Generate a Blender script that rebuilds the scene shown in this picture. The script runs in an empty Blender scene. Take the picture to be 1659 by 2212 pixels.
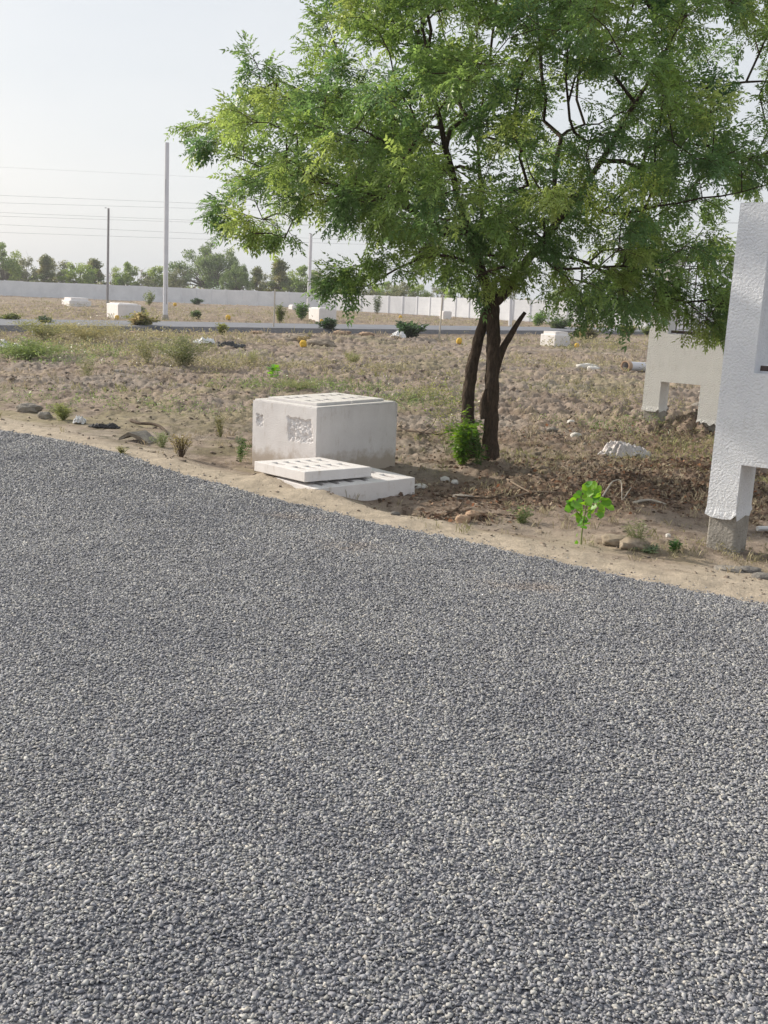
import bpy, math, random
import numpy as np
from mathutils import Vector, Matrix

rng = np.random.default_rng(7)
random.seed(7)
scn = bpy.context.scene
COL = scn.collection
PI = math.pi

# ------------------------------------------------------------------ camera
IW, IH = 1659., 2212.
FPX = 2140.; PITCH = math.radians(12.1); ROLL = math.radians(2.4); CH = 1.5
cF = np.array([0, math.cos(PITCH), -math.sin(PITCH)])
cR0 = np.array([1., 0, 0]); cU0 = np.array([0, math.sin(PITCH), math.cos(PITCH)])
cR = math.cos(ROLL) * cR0 + math.sin(ROLL) * cU0
cU = -math.sin(ROLL) * cR0 + math.cos(ROLL) * cU0
def ray(x, y): return cF * FPX + cR * (x - IW / 2) - cU * (y - IH / 2)
def P(x, y, z=0.):
    d = ray(x, y); t = (z - CH) / d[2]
    return np.array([0, 0, CH]) + d * t
def PD(x, y, D):
    d = ray(x, y); return np.array([0, 0, CH]) + d * (D / d[1])

cam = bpy.data.cameras.new('camera'); camo = bpy.data.objects.new('camera', cam); COL.objects.link(camo)
cam.sensor_fit = 'VERTICAL'; cam.sensor_height = 36.; cam.lens = FPX / IH * 36.
cam.clip_start = 0.05; cam.clip_end = 8000.
M = Matrix((( cR[0], cU[0], -cF[0], 0), (cR[1], cU[1], -cF[1], 0), (cR[2], cU[2], -cF[2], CH), (0, 0, 0, 1)))
camo.matrix_world = M
scn.camera = camo

# ------------------------------------------------------------------ noise
def _h(ix, iy, iz, seed):
    h = (ix.astype(np.int64) * 374761393 + iy.astype(np.int64) * 668265263 + iz.astype(np.int64) * 2147483647 + seed * 974634777) & 0xFFFFFFFF
    h = ((h ^ (h >> 13)) * 1274126177) & 0xFFFFFFFF
    h = (h ^ (h >> 16)) & 0xFFFFFFFF
    return h.astype(np.float64) / 4294967295. * 2 - 1
def vn2(x, y, seed=0):
    ix = np.floor(x); iy = np.floor(y); fx = x - ix; fy = y - iy
    fx = fx * fx * fx * (fx * (fx * 6 - 15) + 10); fy = fy * fy * fy * (fy * (fy * 6 - 15) + 10)
    z = np.zeros_like(ix)
    a = _h(ix, iy, z, seed); b = _h(ix + 1, iy, z, seed); c = _h(ix, iy + 1, z, seed); d = _h(ix + 1, iy + 1, z, seed)
    return (a * (1 - fx) + b * fx) * (1 - fy) + (c * (1 - fx) + d * fx) * fy
def fbm(x, y, seed=0, o=4, lac=2.07, g=.5):
    x = np.asarray(x, float); y = np.asarray(y, float)
    s = 0; a = 1; n = 0
    for i in range(o):
        s = s + a * vn2(x * (lac ** i) + 17.3 * i, y * (lac ** i) - 9.1 * i, seed + i); n += a; a *= g
    return s / n
def sm(a, b, x):
    t = np.clip((x - a) / (b - a), 0, 1); return t * t * (3 - 2 * t)

# ------------------------------------------------------------------ meshes
def link(name, me, mat=None, parent=None):
    o = bpy.data.objects.new(name, me); COL.objects.link(o)
    if mat is not None and me is not None: me.materials.append(mat)
    if parent is not None: o.parent = parent
    return o
def np_mesh(name, V, F, mat=None, parent=None, col=None, smooth=False):
    V = np.ascontiguousarray(V, dtype=np.float32); F = np.ascontiguousarray(F, dtype=np.int32)
    me = bpy.data.meshes.new(name)
    k = F.shape[1]; n = F.shape[0]
    me.vertices.add(len(V)); me.vertices.foreach_set('co', V.ravel())
    me.loops.add(n * k); me.loops.foreach_set('vertex_index', F.ravel())
    me.polygons.add(n); me.polygons.foreach_set('loop_start', np.arange(n, dtype=np.int32) * k)
    me.polygons.foreach_set('loop_total', np.full(n, k, dtype=np.int32))
    if smooth: me.polygons.foreach_set('use_smooth', np.ones(n, dtype=bool))
    me.update(calc_edges=True)
    if col is not None:
        a = me.color_attributes.new('col', 'FLOAT_COLOR', 'POINT')
        c = np.ones((len(V), 4), dtype=np.float32); c[:, :3] = col
        a.data.foreach_set('color', c.ravel())
    return link(name, me, mat, parent)
def empty(name, loc):
    o = bpy.data.objects.new(name, None); COL.objects.link(o); o.location = [float(v) for v in loc]; o.empty_display_size = .2
    return o
def tag(o, label=None, cat=None, group=None, kind=None):
    if label: o['label'] = label
    if cat: o['category'] = cat
    if group: o['group'] = group
    if kind: o['kind'] = kind
    return o
def copy_tree(o, parent=None):
    c = o.copy(); COL.objects.link(c)
    if parent is not None: c.parent = parent
    for ch in list(o.children): copy_tree(ch, c)
    return c

class MB:
    """collects quads (triangles stored with a repeated corner are avoided: uses lists)"""
    def __init__(s): s.V = []; s.F = []
    def add(s, V, F):
        b = len(s.V); s.V += [tuple(map(float, v)) for v in V]; s.F += [tuple(b + i for i in f) for f in F]
    def box(s, c, ux, uy, uz, a, b, h):
        c = np.array(c, float); ux, uy, uz = map(lambda q: np.array(q, float), (ux, uy, uz))
        V = [c + ux * (i * a / 2) + uy * (j * b / 2) + uz * (k * h / 2) for k in (-1, 1) for j in (-1, 1) for i in (-1, 1)]
        s.add(V, [(0, 2, 3, 1), (4, 5, 7, 6), (0, 1, 5, 4), (2, 6, 7, 3), (0, 4, 6, 2), (1, 3, 7, 5)])
    def tube(s, pts, rad, n=8, cap=True, wob=0., seed=0):
        pts = [np.array(p, float) for p in pts]
        r0 = rad if hasattr(rad, '__len__') else [rad] * len(pts)
        V = []; F = []
        pr_ = None
        for i, p in enumerate(pts):
            t = (pts[min(i + 1, len(pts) - 1)] - pts[max(i - 1, 0)]); t = t / (np.linalg.norm(t) + 1e-9)
            if pr_ is None:
                a = np.array([1., 0, 0]) if abs(t[0]) < .8 else np.array([0, 1., 0])
            else: a = pr_
            a = a - t * a.dot(t); a /= np.linalg.norm(a) + 1e-9; b = np.cross(t, a); pr_ = a
            for k in range(n):
                an = 2 * PI * k / n
                w = 1 + wob * math.sin(3 * an + seed + i * .7) + wob * .7 * math.sin(5 * an - i * 1.3 + seed)
                V.append(p + (a * math.cos(an) + b * math.sin(an)) * r0[i] * w)
        for i in range(len(pts) - 1):
            for k in range(n):
                F.append((i * n + k, i * n + (k + 1) % n, (i + 1) * n + (k + 1) % n, (i + 1) * n + k))
        if cap:
            F.append(tuple(range(n))[::-1]); F.append(tuple((len(pts) - 1) * n + k for k in range(n)))
        s.add(V, F)
    def build(s, name, mat=None, parent=None, smooth=False, bevel=0.):
        me = bpy.data.meshes.new(name); me.from_pydata(s.V, [], s.F); me.update()
        if smooth: me.polygons.foreach_set('use_smooth', [True] * len(me.polygons))
        o = link(name, me, mat, parent)
        if bevel:
            m = o.modifiers.new('bevel', 'BEVEL'); m.width = bevel; m.segments = 2; m.limit_method = 'ANGLE'
        return o

# ------------------------------------------------------------------ materials
def mat(name, build):
    m = bpy.data.materials.new(name); m.use_nodes = True
    nt = m.node_tree; nt.nodes.clear()
    out = nt.nodes.new('ShaderNodeOutputMaterial')
    build(nt, out); return m
def N(nt, t, **k):
    n = nt.nodes.new(t)
    for a, b in k.items():
        if a in n.inputs.keys() if isinstance(a, str) else False: n.inputs[a].default_value = b
        else: setattr(n, a, b)
    return n
def ramp(nt, src, stops):
    r = nt.nodes.new('ShaderNodeValToRGB'); e = r.color_ramp.elements
    while len(e) < len(stops): e.new(.5)
    for i, (p, c) in enumerate(stops): e[i].position = p; e[i].color = (*c, 1) if len(c) == 3 else c
    nt.links.new(src, r.inputs[0]); return r.outputs[0]
def mixc(nt, f, a, b, mode='MIX'):
    m = nt.nodes.new('ShaderNodeMix'); m.data_type = 'RGBA'; m.blend_type = mode
    for s, v in ((m.inputs[0], f), (m.inputs[6], a), (m.inputs[7], b)):
        if hasattr(v, 'is_linked') or hasattr(v, 'links'): nt.links.new(v, s)
        else: s.default_value = v if not isinstance(v, tuple) else (*v, 1)
    return m.outputs[2]
def noise(nt, sc, det=4, rough=.6, dim=None, vec=None):
    n = nt.nodes.new('ShaderNodeTexNoise'); n.inputs['Scale'].default_value = sc; n.inputs['Detail'].default_value = det
    n.inputs['Roughness'].default_value = rough
    if vec is not None: nt.links.new(vec, n.inputs['Vector'])
    return n.outputs['Fac']
def objco(nt):
    t = nt.nodes.new('ShaderNodeTexCoord'); return t.outputs['Object']
def worldco(nt):
    t = nt.nodes.new('ShaderNodeNewGeometry'); return t.outputs['Position']
def bump(nt, h, st, dist):
    b = nt.nodes.new('ShaderNodeBump'); b.inputs['Strength'].default_value = st; b.inputs['Distance'].default_value = dist
    nt.links.new(h, b.inputs['Height']); return b.outputs[0]
def bsdf(nt, out, col, rough=.9, normal=None, spec=.3):
    p = nt.nodes.new('ShaderNodeBsdfPrincipled'); p.inputs['Roughness'].default_value = rough
    p.inputs['Specular IOR Level'].default_value = spec
    if isinstance(col, tuple): p.inputs['Base Color'].default_value = (*col, 1)
    else: nt.links.new(col, p.inputs['Base Color'])
    if normal is not None: nt.links.new(normal, p.inputs['Normal'])
    nt.links.new(p.outputs[0], out.inputs[0]); return p
def attr(nt, n='col'):
    a = nt.nodes.new('ShaderNodeAttribute'); a.attribute_name = n; return a.outputs['Color']

def m_var(name, a, b, sc=6., rough=.9, bs=.5, bd=.01, bsc=60., spec=.3):
    def f(nt, out):
        co = worldco(nt)
        c = ramp(nt, noise(nt, sc, 5, .65, vec=co), [(.3, a), (.7, b)])
        bsdf(nt, out, c, rough, bump(nt, noise(nt, bsc, 4, .6, vec=co), bs, bd), spec)
    return mat(name, f)
def m_leaf(name, trans=.35, rough=.5, spec=.4):
    def f(nt, out):
        c = attr(nt)
        p = bsdf(nt, out, c, rough, None, spec)
        t = nt.nodes.new('ShaderNodeBsdfTranslucent')
        g = nt.nodes.new('ShaderNodeHueSaturation'); g.inputs['Hue'].default_value = .485; g.inputs['Value'].default_value = 1.5; g.inputs['Saturation'].default_value = 1.1
        nt.links.new(c, g.inputs['Color']); nt.links.new(g.outputs[0], t.inputs[0])
        m = nt.nodes.new('ShaderNodeMixShader'); m.inputs[0].default_value = trans
        nt.links.new(p.outputs[0], m.inputs[1]); nt.links.new(t.outputs[0], m.inputs[2]); nt.links.new(m.outputs[0], out.inputs[0])
    return mat(name, f)
M_LEAF = m_leaf('leaf', .45, .42, .45)
M_DRY = m_leaf('dry_grass', .2, .8, .2)

def f_ground(nt, out):
    co = worldco(nt)
    n1 = noise(nt, 9, 6, .7, vec=co); n2 = noise(nt, 60, 5, .7, vec=co)
    c = mixc(nt, 1., attr(nt), ramp(nt, n1, [(.25, (.72, .71, .70)), (.75, (1.22, 1.2, 1.18))]), 'MULTIPLY')
    c = mixc(nt, 1., c, ramp(nt, n2, [(.25, (.78, .78, .78)), (.75, (1.2, 1.2, 1.2))]), 'MULTIPLY')
    h = nt.nodes.new('ShaderNodeMath'); h.operation = 'ADD'; nt.links.new(n1, h.inputs[0]); nt.links.new(n2, h.inputs[1])
    bsdf(nt, out, c, .97, bump(nt, h.outputs[0], .7, .02), .1)
M_GROUND = mat('soil', f_ground)

def f_asphalt(nt, out):
    co = worldco(nt)
    v = nt.nodes.new('ShaderNodeTexVoronoi'); v.inputs['Scale'].default_value = 105; nt.links.new(co, v.inputs['Vector'])
    sep = nt.nodes.new('ShaderNodeSeparateColor'); nt.links.new(v.outputs['Color'], sep.inputs[0])
    cc = ramp(nt, sep.outputs[0], [(0., (.13, .135, .155)), (.35, (.23, .235, .255)), (.7, (.33, .335, .345)), (.9, (.40, .39, .37)), (1., (.52, .5, .45))])
    edge = ramp(nt, v.outputs['Distance'], [(.25, (1, 1, 1)), (.75, (.38, .38, .41))])
    c = mixc(nt, 1., cc, edge, 'MULTIPLY')
    big = ramp(nt, noise(nt, 1.1, 4, .6, vec=co), [(.32, (.80, .81, .84)), (.68, (1.10, 1.10, 1.09))])
    c = mixc(nt, 1., c, big, 'MULTIPLY')
    v3 = noise(nt, 14, 5, .7, vec=co)
    c = mixc(nt, 1., c, ramp(nt, v3, [(.3, (.75, .75, .78)), (.7, (1.2, 1.2, 1.2))]), 'MULTIPLY')
    bsdf(nt, out, c, .85, bump(nt, v.outputs['Distance'], 1., -.006), .3)
M_ASPH = mat('asphalt', f_asphalt)
def f_stone(nt, out):
    co = worldco(nt)
    c = mixc(nt, 1., attr(nt), ramp(nt, noise(nt, 1.1, 4, .6, vec=co), [(.32, (.80, .81, .84)), (.68, (1.10, 1.10, 1.09))]), 'MULTIPLY')
    c = mixc(nt, 1., c, ramp(nt, noise(nt, 14, 5, .7, vec=co), [(.3, (.8, .8, .83)), (.7, (1.15, 1.15, 1.15))]), 'MULTIPLY')
    bsdf(nt, out, c, .7, None, .35)
M_STONE = mat('gravel_stone', f_stone)
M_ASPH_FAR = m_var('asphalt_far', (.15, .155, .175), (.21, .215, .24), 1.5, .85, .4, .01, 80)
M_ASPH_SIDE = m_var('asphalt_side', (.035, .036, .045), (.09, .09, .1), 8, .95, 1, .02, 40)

def f_bark(nt, out):
    co = worldco(nt)
    mp = nt.nodes.new('ShaderNodeMapping'); mp.inputs['Scale'].default_value = (1, 1, .22); nt.links.new(co, mp.inputs[0])
    n = noise(nt, 55, 6, .75, vec=mp.outputs[0]); n2 = noise(nt, 5, 3, .5, vec=co)
    c = mixc(nt, n2, ramp(nt, n, [(.3, (.028, .021, .017)), (.7, (.14, .105, .08))]), ramp(nt, n, [(.3, (.03, .022, .016)), (.7, (.15, .105, .075))]))
    bsdf(nt, out, c, .95, bump(nt, n, 1., .03), .2)
M_BARK = mat('bark', f_bark)
M_TWIG = m_var('twig', (.05, .035, .025), (.12, .085, .06), 20, .9)
M_STEM = m_var('stem', (.14, .17, .06), (.22, .25, .10), 30, .9)
M_FARBARK = m_var('grey_bark', (.09, .075, .06), (.17, .14, .11), 3, .95)

def plaster(name, a, b, stain, bscale, bdist, bst=1., low=None):
    def f(nt, out):
        co = objco(nt)
        n = noise(nt, 4, 6, .7, vec=co)
        c = ramp(nt, n, [(.3, a), (.7, b)])
        mp = nt.nodes.new('ShaderNodeMapping'); mp.inputs['Scale'].default_value = (5, 5, 1.6); nt.links.new(co, mp.inputs[0])
        s = ramp(nt, noise(nt, 2.2, 6, .75, vec=mp.outputs[0]), [(.56, (0, 0, 0)), (.70, (1, 1, 1))])
        m = nt.nodes.new('ShaderNodeMath'); m.operation = 'MULTIPLY'; m.inputs[1].default_value = .55; nt.links.new(s, m.inputs[0])
        c = mixc(nt, m.outputs[0], c, stain)
        if low is not None:
            sx = nt.nodes.new('ShaderNodeSeparateXYZ'); nt.links.new(co, sx.inputs[0])
            ad = nt.nodes.new('ShaderNodeMath'); ad.operation = 'MULTIPLY_ADD'; nt.links.new(noise(nt, 7, 5, .7, vec=co), ad.inputs[0]); ad.inputs[1].default_value = -.35; nt.links.new(sx.outputs[2], ad.inputs[2])
            f_ = ramp(nt, ad.outputs[0], [(low - .05, (.75, .75, .75)), (low + .06, (0, 0, 0))])
            c = mixc(nt, f_, c, (.40, .32, .24))
        h = noise(nt, bscale, 4, .6, vec=co)
        bsdf(nt, out, c, .9, bump(nt, h, bst, bdist), .25)
    return mat(name, f)
M_BOX = plaster('lime_washed_concrete', (.68, .65, .64), (.78, .75, .74), (.46, .40, .34), 90, .004)
M_BOXBODY = plaster('stained_lime_wash', (.70, .665, .655), (.80, .77, .76), (.48, .41, .35), 90, .004, low=.16)
M_BOXROUGH = plaster('chipped_plaster', (.48, .45, .42), (.66, .63, .6), (.3, .26, .22), 45, .03)
M_STUCCO = plaster('white_stucco', (.78, .79, .83), (.87, .88, .90), (.6, .59, .57), 60, .022)
M_STUCCO2 = plaster('warm_stucco', (.76, .745, .72), (.84, .825, .80), (.56, .53, .48), 60, .022)
M_CONC = m_var('raw_concrete', (.27, .25, .22), (.42, .39, .35), 9, .95, .9, .02, 50)
M_FARWALL = m_var('precast_wall', (.64, .65, .68), (.76, .77, .80), .8, .9, .3, .01, 20)
M_POLE = m_var('pole_concrete', (.60, .60, .64), (.70, .70, .73), 2, .9)
M_POLED = m_var('dark_pole', (.24, .23, .24), (.32, .31, .32), 2, .9)
M_IRON = m_var('iron', (.06, .045, .04), (.12, .08, .07), 20, .6)
M_WIRE = m_var('wire', (.3, .3, .33), (.34, .34, .37), 2, .6)
M_SLOT_DARK = m_var('slot_dark', (.10, .08, .065), (.17, .14, .11), 20, .97)  # dark brown for the plates that darken the slots
M_DARK = m_var('dark_hole', (.03, .028, .025), (.05, .045, .04), 5)
M_YEL = m_var('yellow_paint', (.55, .33, .03), (.72, .47, .06), 12, .7)
M_ROCK = m_var('rock', (.19, .17, .15), (.34, .31, .27), 12, .95, .8, .02, 40)
M_ROCKO = m_var('ochre_rock', (.36, .24, .16), (.48, .35, .25), 12, .95, .8, .02, 40)
M_ROCKW = m_var('white_rock', (.5, .48, .45), (.68, .66, .62), 12, .95)
M_SLATE = m_var('slate_rock', (.13, .12, .115), (.24, .225, .2), 12, .95, .8, .02, 40)
M_SACK = m_var('sack_cloth', (.66, .60, .60), (.78, .74, .73), 12, .9, .8, .02, 60)
M_WHITE = m_var('white_plastic', (.6, .6, .6), (.75, .75, .75), 12, .5)
M_BLACK = m_var('black_plastic', (.03, .03, .033), (.07, .07, .075), 30, .6, 1, .02, 60)
M_CLOD = m_var('clod', (.21, .17, .13), (.36, .30, .235), 15, .97)
M_STAKE = m_var('pale_wood', (.38, .34, .29), (.5, .46, .4), 15, .9)
M_DRYSTICK = m_var('dry_stick', (.16, .12, .09), (.28, .22, .165), 25, .95)

# ------------------------------------------------------------------ terrain
EDGE_PX = [(0, 928), (150, 955), (270, 985), (430, 1035), (560, 1070), (700, 1100), (830, 1135), (1000, 1170), (1200, 1215), (1400, 1260), (1659, 1303)]
EP = np.array([P(x, y)[:2] for x, y in EDGE_PX])
d0 = EP[0] - EP[3]; d1 = EP[-1] - EP[-4]; d0 /= np.linalg.norm(d0); d1 /= np.linalg.norm(d1)
EP = np.vstack([EP[0] + d0 * 60, EP[0] + d0 * 6, EP, EP[-1] + d1 * 6, EP[-1] + d1 * 60])
def s_edge(x, y):                   # + is beyond the road, towards the field
    ye = np.interp(x, EP[:, 0], EP[:, 1])
    return (y - ye) * math.cos(math.radians(39))
_f = [P(0, 702.5, .17)[:2], P(400, 705.5, .17)[:2], P(797, 711, .17)[:2], P(1032, 713, .17)[:2], P(1390, 716, .17)[:2]]
FR0 = np.array([_f[0] + (_f[0] - _f[1]) / np.linalg.norm(_f[0] - _f[1]) * 50] + _f + [_f[4] + (_f[4] - _f[2]) / np.linalg.norm(_f[4] - _f[2]) * 50])       # near side of the far road
def d_far(x, y):
    ye = np.interp(x, FR0[:, 0], FR0[:, 1]); return (y - ye) * math.cos(math.radians(46))   # + is beyond
FRW = 5.5
def bumpg(x, y, cx, cy, rx, ry, h, a=0.):
    dx = x - cx; dy = y - cy; ca, sa = math.cos(a), math.sin(a)
    u = (dx * ca + dy * sa) / rx; v = (-dx * sa + dy * ca) / ry
    return h * np.exp(-(u * u + v * v))
MOUNDS = []
def md(px, py, rx, ry, h, a=0.):
    p = P(px, py, 0); MOUNDS.append((p[0], p[1], rx, ry, h, a))
md(1062, 985, .35, .3, .10); md(612, 1030, .34, .16, .085, -.6); md(690, 1062, .30, .10, .05, -.6); md(1180, 1012, .6, .25, .05)
md(1430, 1140, .5, .25, .07, -.6); md(1500, 915, .8, .5, .22); md(1460, 1020, 1.1, .5, .08)
md(370, 740, 2.5, 1.0, .35, .6); md(700, 735, 3., 1.0, .45, .7); md(600, 730, 2., .8, .35, .7); md(480, 735, 2., .8, .3, .7); md(250, 730, 1.5, .7, .2, .7); md(1290, 745, 2.5, 1.2, .3, .6)
md(900, 735, 2.5, .8, .25, .7); md(1080, 735, 2.5, .8, .2, .7)
md(100, 670, 5, 3, .5, .6); md(190, 680, 4, 2, .4, .6); md(420, 668, 6, 3, .35, .6); md(620, 690, 6, 2, .35, .6); md(780, 680, 6, 3, .4, .6); md(900, 690, 6, 2, .3, .6); md(50, 655, 10, 4, .4, .6); md(520, 662, 10, 3, .45, .6)
PIT = [(P(880, 1085, -.05), .35, .22, -.13, -.7), (P(1000, 1010, -.05), .6, .35, -.05, -.3), (P(315, 957, 0), .18, .12, -.12, -.6)]
def H(x, y):
    x = np.asarray(x, float); y = np.asarray(y, float)
    s = s_edge(x, y); d = d_far(x, y)
    z = np.full(x.shape, -.03)
    field = sm(.35, 1.2, s)
    z = z - .10 * field * (1 - sm(6, 14, s)) - .02 * field
    dist = np.hypot(x, y)
    # verge lip
    z = z + .018 * fbm(x * 3, y * 3, 5) * sm(.0, .3, s) + .006 * fbm(x * 14, y * 14, 6, 3) * sm(0, .2, s)
    # cloddy ploughed field
    n1 = fbm(x * 8.5, y * 8.5, 11, 4, g=.62); n2 = fbm(x * 1.3, y * 1.3, 15, 3)
    rid = 1 - np.abs(fbm(x * 6. + .3 * n2, y * 6., 21, 4, g=.62)) * 2
    amp = field * sm(.8, 3, s) * np.clip(dist / 12, .9, 1.35)
    z = z + amp * (.058 * n1 + .038 * (rid - .6) + .05 * n2) * np.where(s < 3.5, .55, 1.)
    # furrows
    ang = math.radians(8); q = -x * math.sin(ang) + y * math.cos(ang)
    z = z + amp * sm(5, 9, s) * .022 * np.sin(q * 2 * PI / .75 + 2.2 * n2)
    for (cx, cy, rx, ry, h, a) in MOUNDS:
        z = z + bumpg(x, y, cx, cy, rx, ry, h * (.38 if cy > 25 else 1.), a) * (1 + .35 * n1)
    for (c, rx, ry, h, a) in PIT: z = z + bumpg(x, y, c[0], c[1], rx, ry, h, a)
    # flat bed below the far road and the near road
    fr = sm(-1.2, -.15, d) * (1 - sm(FRW + .15, FRW + 1.2, d))
    z = z * (1 - fr) + fr * .0
    nr = 1 - sm(-.15, .1, s); z = z * (1 - nr) + nr * (-.03)
    z = np.where(dist > 170, z * np.clip(1 - (dist - 170) / 60, 0, 1), z)
    return z
def gz(x, y): return float(H(np.array([x]), np.array([y]))[0])
def G(px, py):                       # a pixel of the photograph seen as a point on the ground
    z = 0.
    for _ in range(4):
        p = P(px, py, z); z = gz(p[0], p[1])
    return np.array([p[0], p[1], z])

def ground_colour(x, y):
    s = s_edge(x, y); d = d_far(x, y)
    soil = np.array([.315, .256, .210]); dark = np.array([.165, .127, .100]); sand = np.array([.46, .395, .315]); straw = np.array([.40, .335, .235])
    green = np.array([.20, .215, .10]); red = np.array([.20, .14, .105]); grey = np.array([.33, .29, .25])
    a = fbm(x * .8, y * .8, 31)[:, None]; b = fbm(x * 4, y * 4, 35)[:, None]; c3 = fbm(x * .25, y * .25, 39)[:, None]; e = fbm(x * 18, y * 18, 43, 3)[:, None]
    c = soil + 0 * a
    c = c + (dark - c) * (sm(-.1, .4, b + .6 * e) * .85)
    c = c + (grey - c) * (sm(.1, .5, -a) * .6)
    c = c + (straw - c) * (sm(.05, .5, a + .5 * b) * .5)
    c = c + (green - c) * (sm(.2, .6, c3 * 1.1 + .6 * a + .5 * b) * .25)
    # red-brown leaf litter under the tree and by the pillar
    for (px, py, rx, ry, k) in ((1470, 1040, 1.6, .75, 1.), (1150, 1050, 1.8, .5, .75), (1250, 940, 2., .8, .55), (1500, 950, 1., 1.2, .8)):
        p = P(px, py, -.05); g = np.exp(-((x - p[0]) / rx) ** 2 - ((y - p[1]) / ry) ** 2)[:, None]
        c = c + (red - c) * np.clip(g * k * (1 + .9 * b + .6 * e), 0, .9)
    w = sm(1.25, .45, s + .55 * fbm(x * 1.3, y * 1.3, 51) + .22 * b[:, 0] + .1 * e[:, 0])[:, None]
    c = c + (sand * (1 + .1 * e + .08 * b) - c) * w
    # gravel crumbs of asphalt spilling over the edge
    ge = (sm(.10, .0, s + .05 * e[:, 0] + .05 * b[:, 0]))[:, None]
    c = c + (np.array([.16, .15, .15]) - c) * ge * .8
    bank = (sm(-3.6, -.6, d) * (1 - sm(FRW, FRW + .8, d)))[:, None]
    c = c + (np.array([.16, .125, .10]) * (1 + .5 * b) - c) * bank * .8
    far = sm(1, 4, d)[:, None]
    c = c + (np.array([.27, .215, .165]) * (1 + .5 * a + .3 * b) - c) * far * .6
    return np.clip(c, .02, .8)

ny = 860
ys = np.concatenate([np.linspace(-60, 2., 12), 2.2 * (165 / 2.2) ** np.linspace(0, 1, ny), np.geomspace(180, 6000, 14)])
us = np.concatenate([[-60, -15, -5, -2.4, -1.5, -1.15], np.linspace(-1, 1, 620), [1.15, 1.5, 2.4, 5, 15, 60]])
YY, UU = np.meshgrid(ys, us, indexing='ij')
XX = UU * (.5 * np.clip(YY, 0, 200) + 1.6)
ZZ = H(XX.ravel(), YY.ravel())
V = np.stack([XX.ravel(), YY.ravel(), ZZ], 1)
nu = len(us); I = np.arange(len(ys) * nu).reshape(len(ys), nu)
F = np.stack([I[:-1, :-1].ravel(), I[:-1, 1:].ravel(), I[1:, 1:].ravel(), I[1:, :-1].ravel()], 1)
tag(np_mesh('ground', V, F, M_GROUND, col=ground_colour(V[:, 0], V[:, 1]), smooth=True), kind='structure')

# ------------------------------------------------------------------ near road: a sheet with a ragged edge
xs = np.arange(-30, 24, .03)
ye = np.interp(xs, EP[:, 0], EP[:, 1])
ye = np.convolve(np.pad(ye, 15, mode='edge'), np.ones(31) / 31, 'valid')
rag = .09 * fbm(xs * 2.2, xs * 0, 61) + .06 * fbm(xs * 9, xs * 0, 62, 4, g=.75)
rows = [0., .02, .10, .35, 1., 2.5, 5., 8., 14.]
hs = [-.032, .002, .010, .012, .014, .02, .02, .01, .01]
V = []; 
for r, h in zip(rows, hs): V.append(np.stack([xs - r * .61, ye + rag * (1 if r < .5 else 0) - r * .79 + .0, np.full(len(xs), h)], 1))
V = np.vstack(V); n = len(xs); I = np.arange(len(rows) * n).reshape(len(rows), n)
F = np.stack([I[:-1, :-1].ravel(), I[1:, :-1].ravel(), I[1:, 1:].ravel(), I[:-1, 1:].ravel()], 1)
tag(np_mesh('road', V, F, M_ASPH, smooth=True), kind='structure')
# stone chippings of the surface
def chips(n, pts, size, z0, colf):
    base = np.array([[x, y, z] for z in (-1, 1) for y in (-1, 1) for x in (-1, 1)], float)
    fq = np.array([(0, 2, 3, 1), (4, 5, 7, 6), (0, 1, 5, 4), (2, 6, 7, 3), (0, 4, 6, 2), (1, 3, 7, 5)])
    B = base[None] * (1 + rng.uniform(-.6, .25, (n, 8, 3)))
    top = rng.uniform(.3, .95, n); B[:, 4:, :2] *= top[:, None, None]
    sc = size[:, None] * np.stack([rng.uniform(.8, 1.7, n), rng.uniform(.6, 1.2, n), rng.uniform(.25, .62, n)], 1) * .5
    B *= sc[:, None]
    a, b, c = rng.uniform(0, 2 * PI, n), rng.normal(0, .33, n), rng.normal(0, .33, n)
    ca, sa, cb, sb, cc, sc_ = np.cos(a), np.sin(a), np.cos(b), np.sin(b), np.cos(c), np.sin(c)
    x, y, z = B[..., 0], B[..., 1], B[..., 2]
    y, z = y * cb[:, None] - z * sb[:, None], y * sb[:, None] + z * cb[:, None]
    x, z = x * cc[:, None] - z * sc_[:, None], x * sc_[:, None] + z * cc[:, None]
    x, y = x * ca[:, None] - y * sa[:, None], x * sa[:, None] + y * ca[:, None]
    V = np.stack([x + pts[:, 0:1], y + pts[:, 1:2], z + (z0 + size * .12)[:, None]], -1).reshape(-1, 3)
    F = (fq[None] + (np.arange(n) * 8)[:, None, None]).reshape(-1, 4)
    return V, F, np.repeat(colf, 8, 0)
cand = []
n = 1000000
yy = rng.uniform(1.45, 11.5, n * 2); xx = rng.uniform(-1, 1, n * 2) * (.45 * 11.5 + .95)
keep = (np.abs(xx) < .45 * yy + .95) & (rng.uniform(0, 1, n * 2) < np.where(yy < 5, 1, np.clip(1 - (yy - 5) / 4, .32, 1)))
xx, yy = xx[keep], yy[keep]
se = s_edge(xx, yy) - .78 * (.09 * fbm(xx * 2.2, xx * 0, 61) + .06 * fbm(xx * 9, xx * 0, 62, 4, g=.75))
keep = (se < -.02) | ((se < .35) & (rng.uniform(0, 1, len(xx)) < .22 * np.clip(1 - se / .35, 0, 1) ** 2.5))
xx, yy, se = xx[keep], yy[keep], se[keep]; n = len(xx)
sz = np.clip(rng.lognormal(math.log(.0072), .36, n), .0035, .0125) * (1 + .5 * sm(5, 9, yy))
t = rng.uniform(0, 1, n)[:, None]
colr = np.where(t < .33, np.array([.225, .225, .242]), np.where(t < .72, np.array([.345, .342, .348]), np.where(t < .965, np.array([.43, .42, .39]), np.array([.50, .465, .41])))) * rng.uniform(.72, 1.2, (n, 1))
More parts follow.
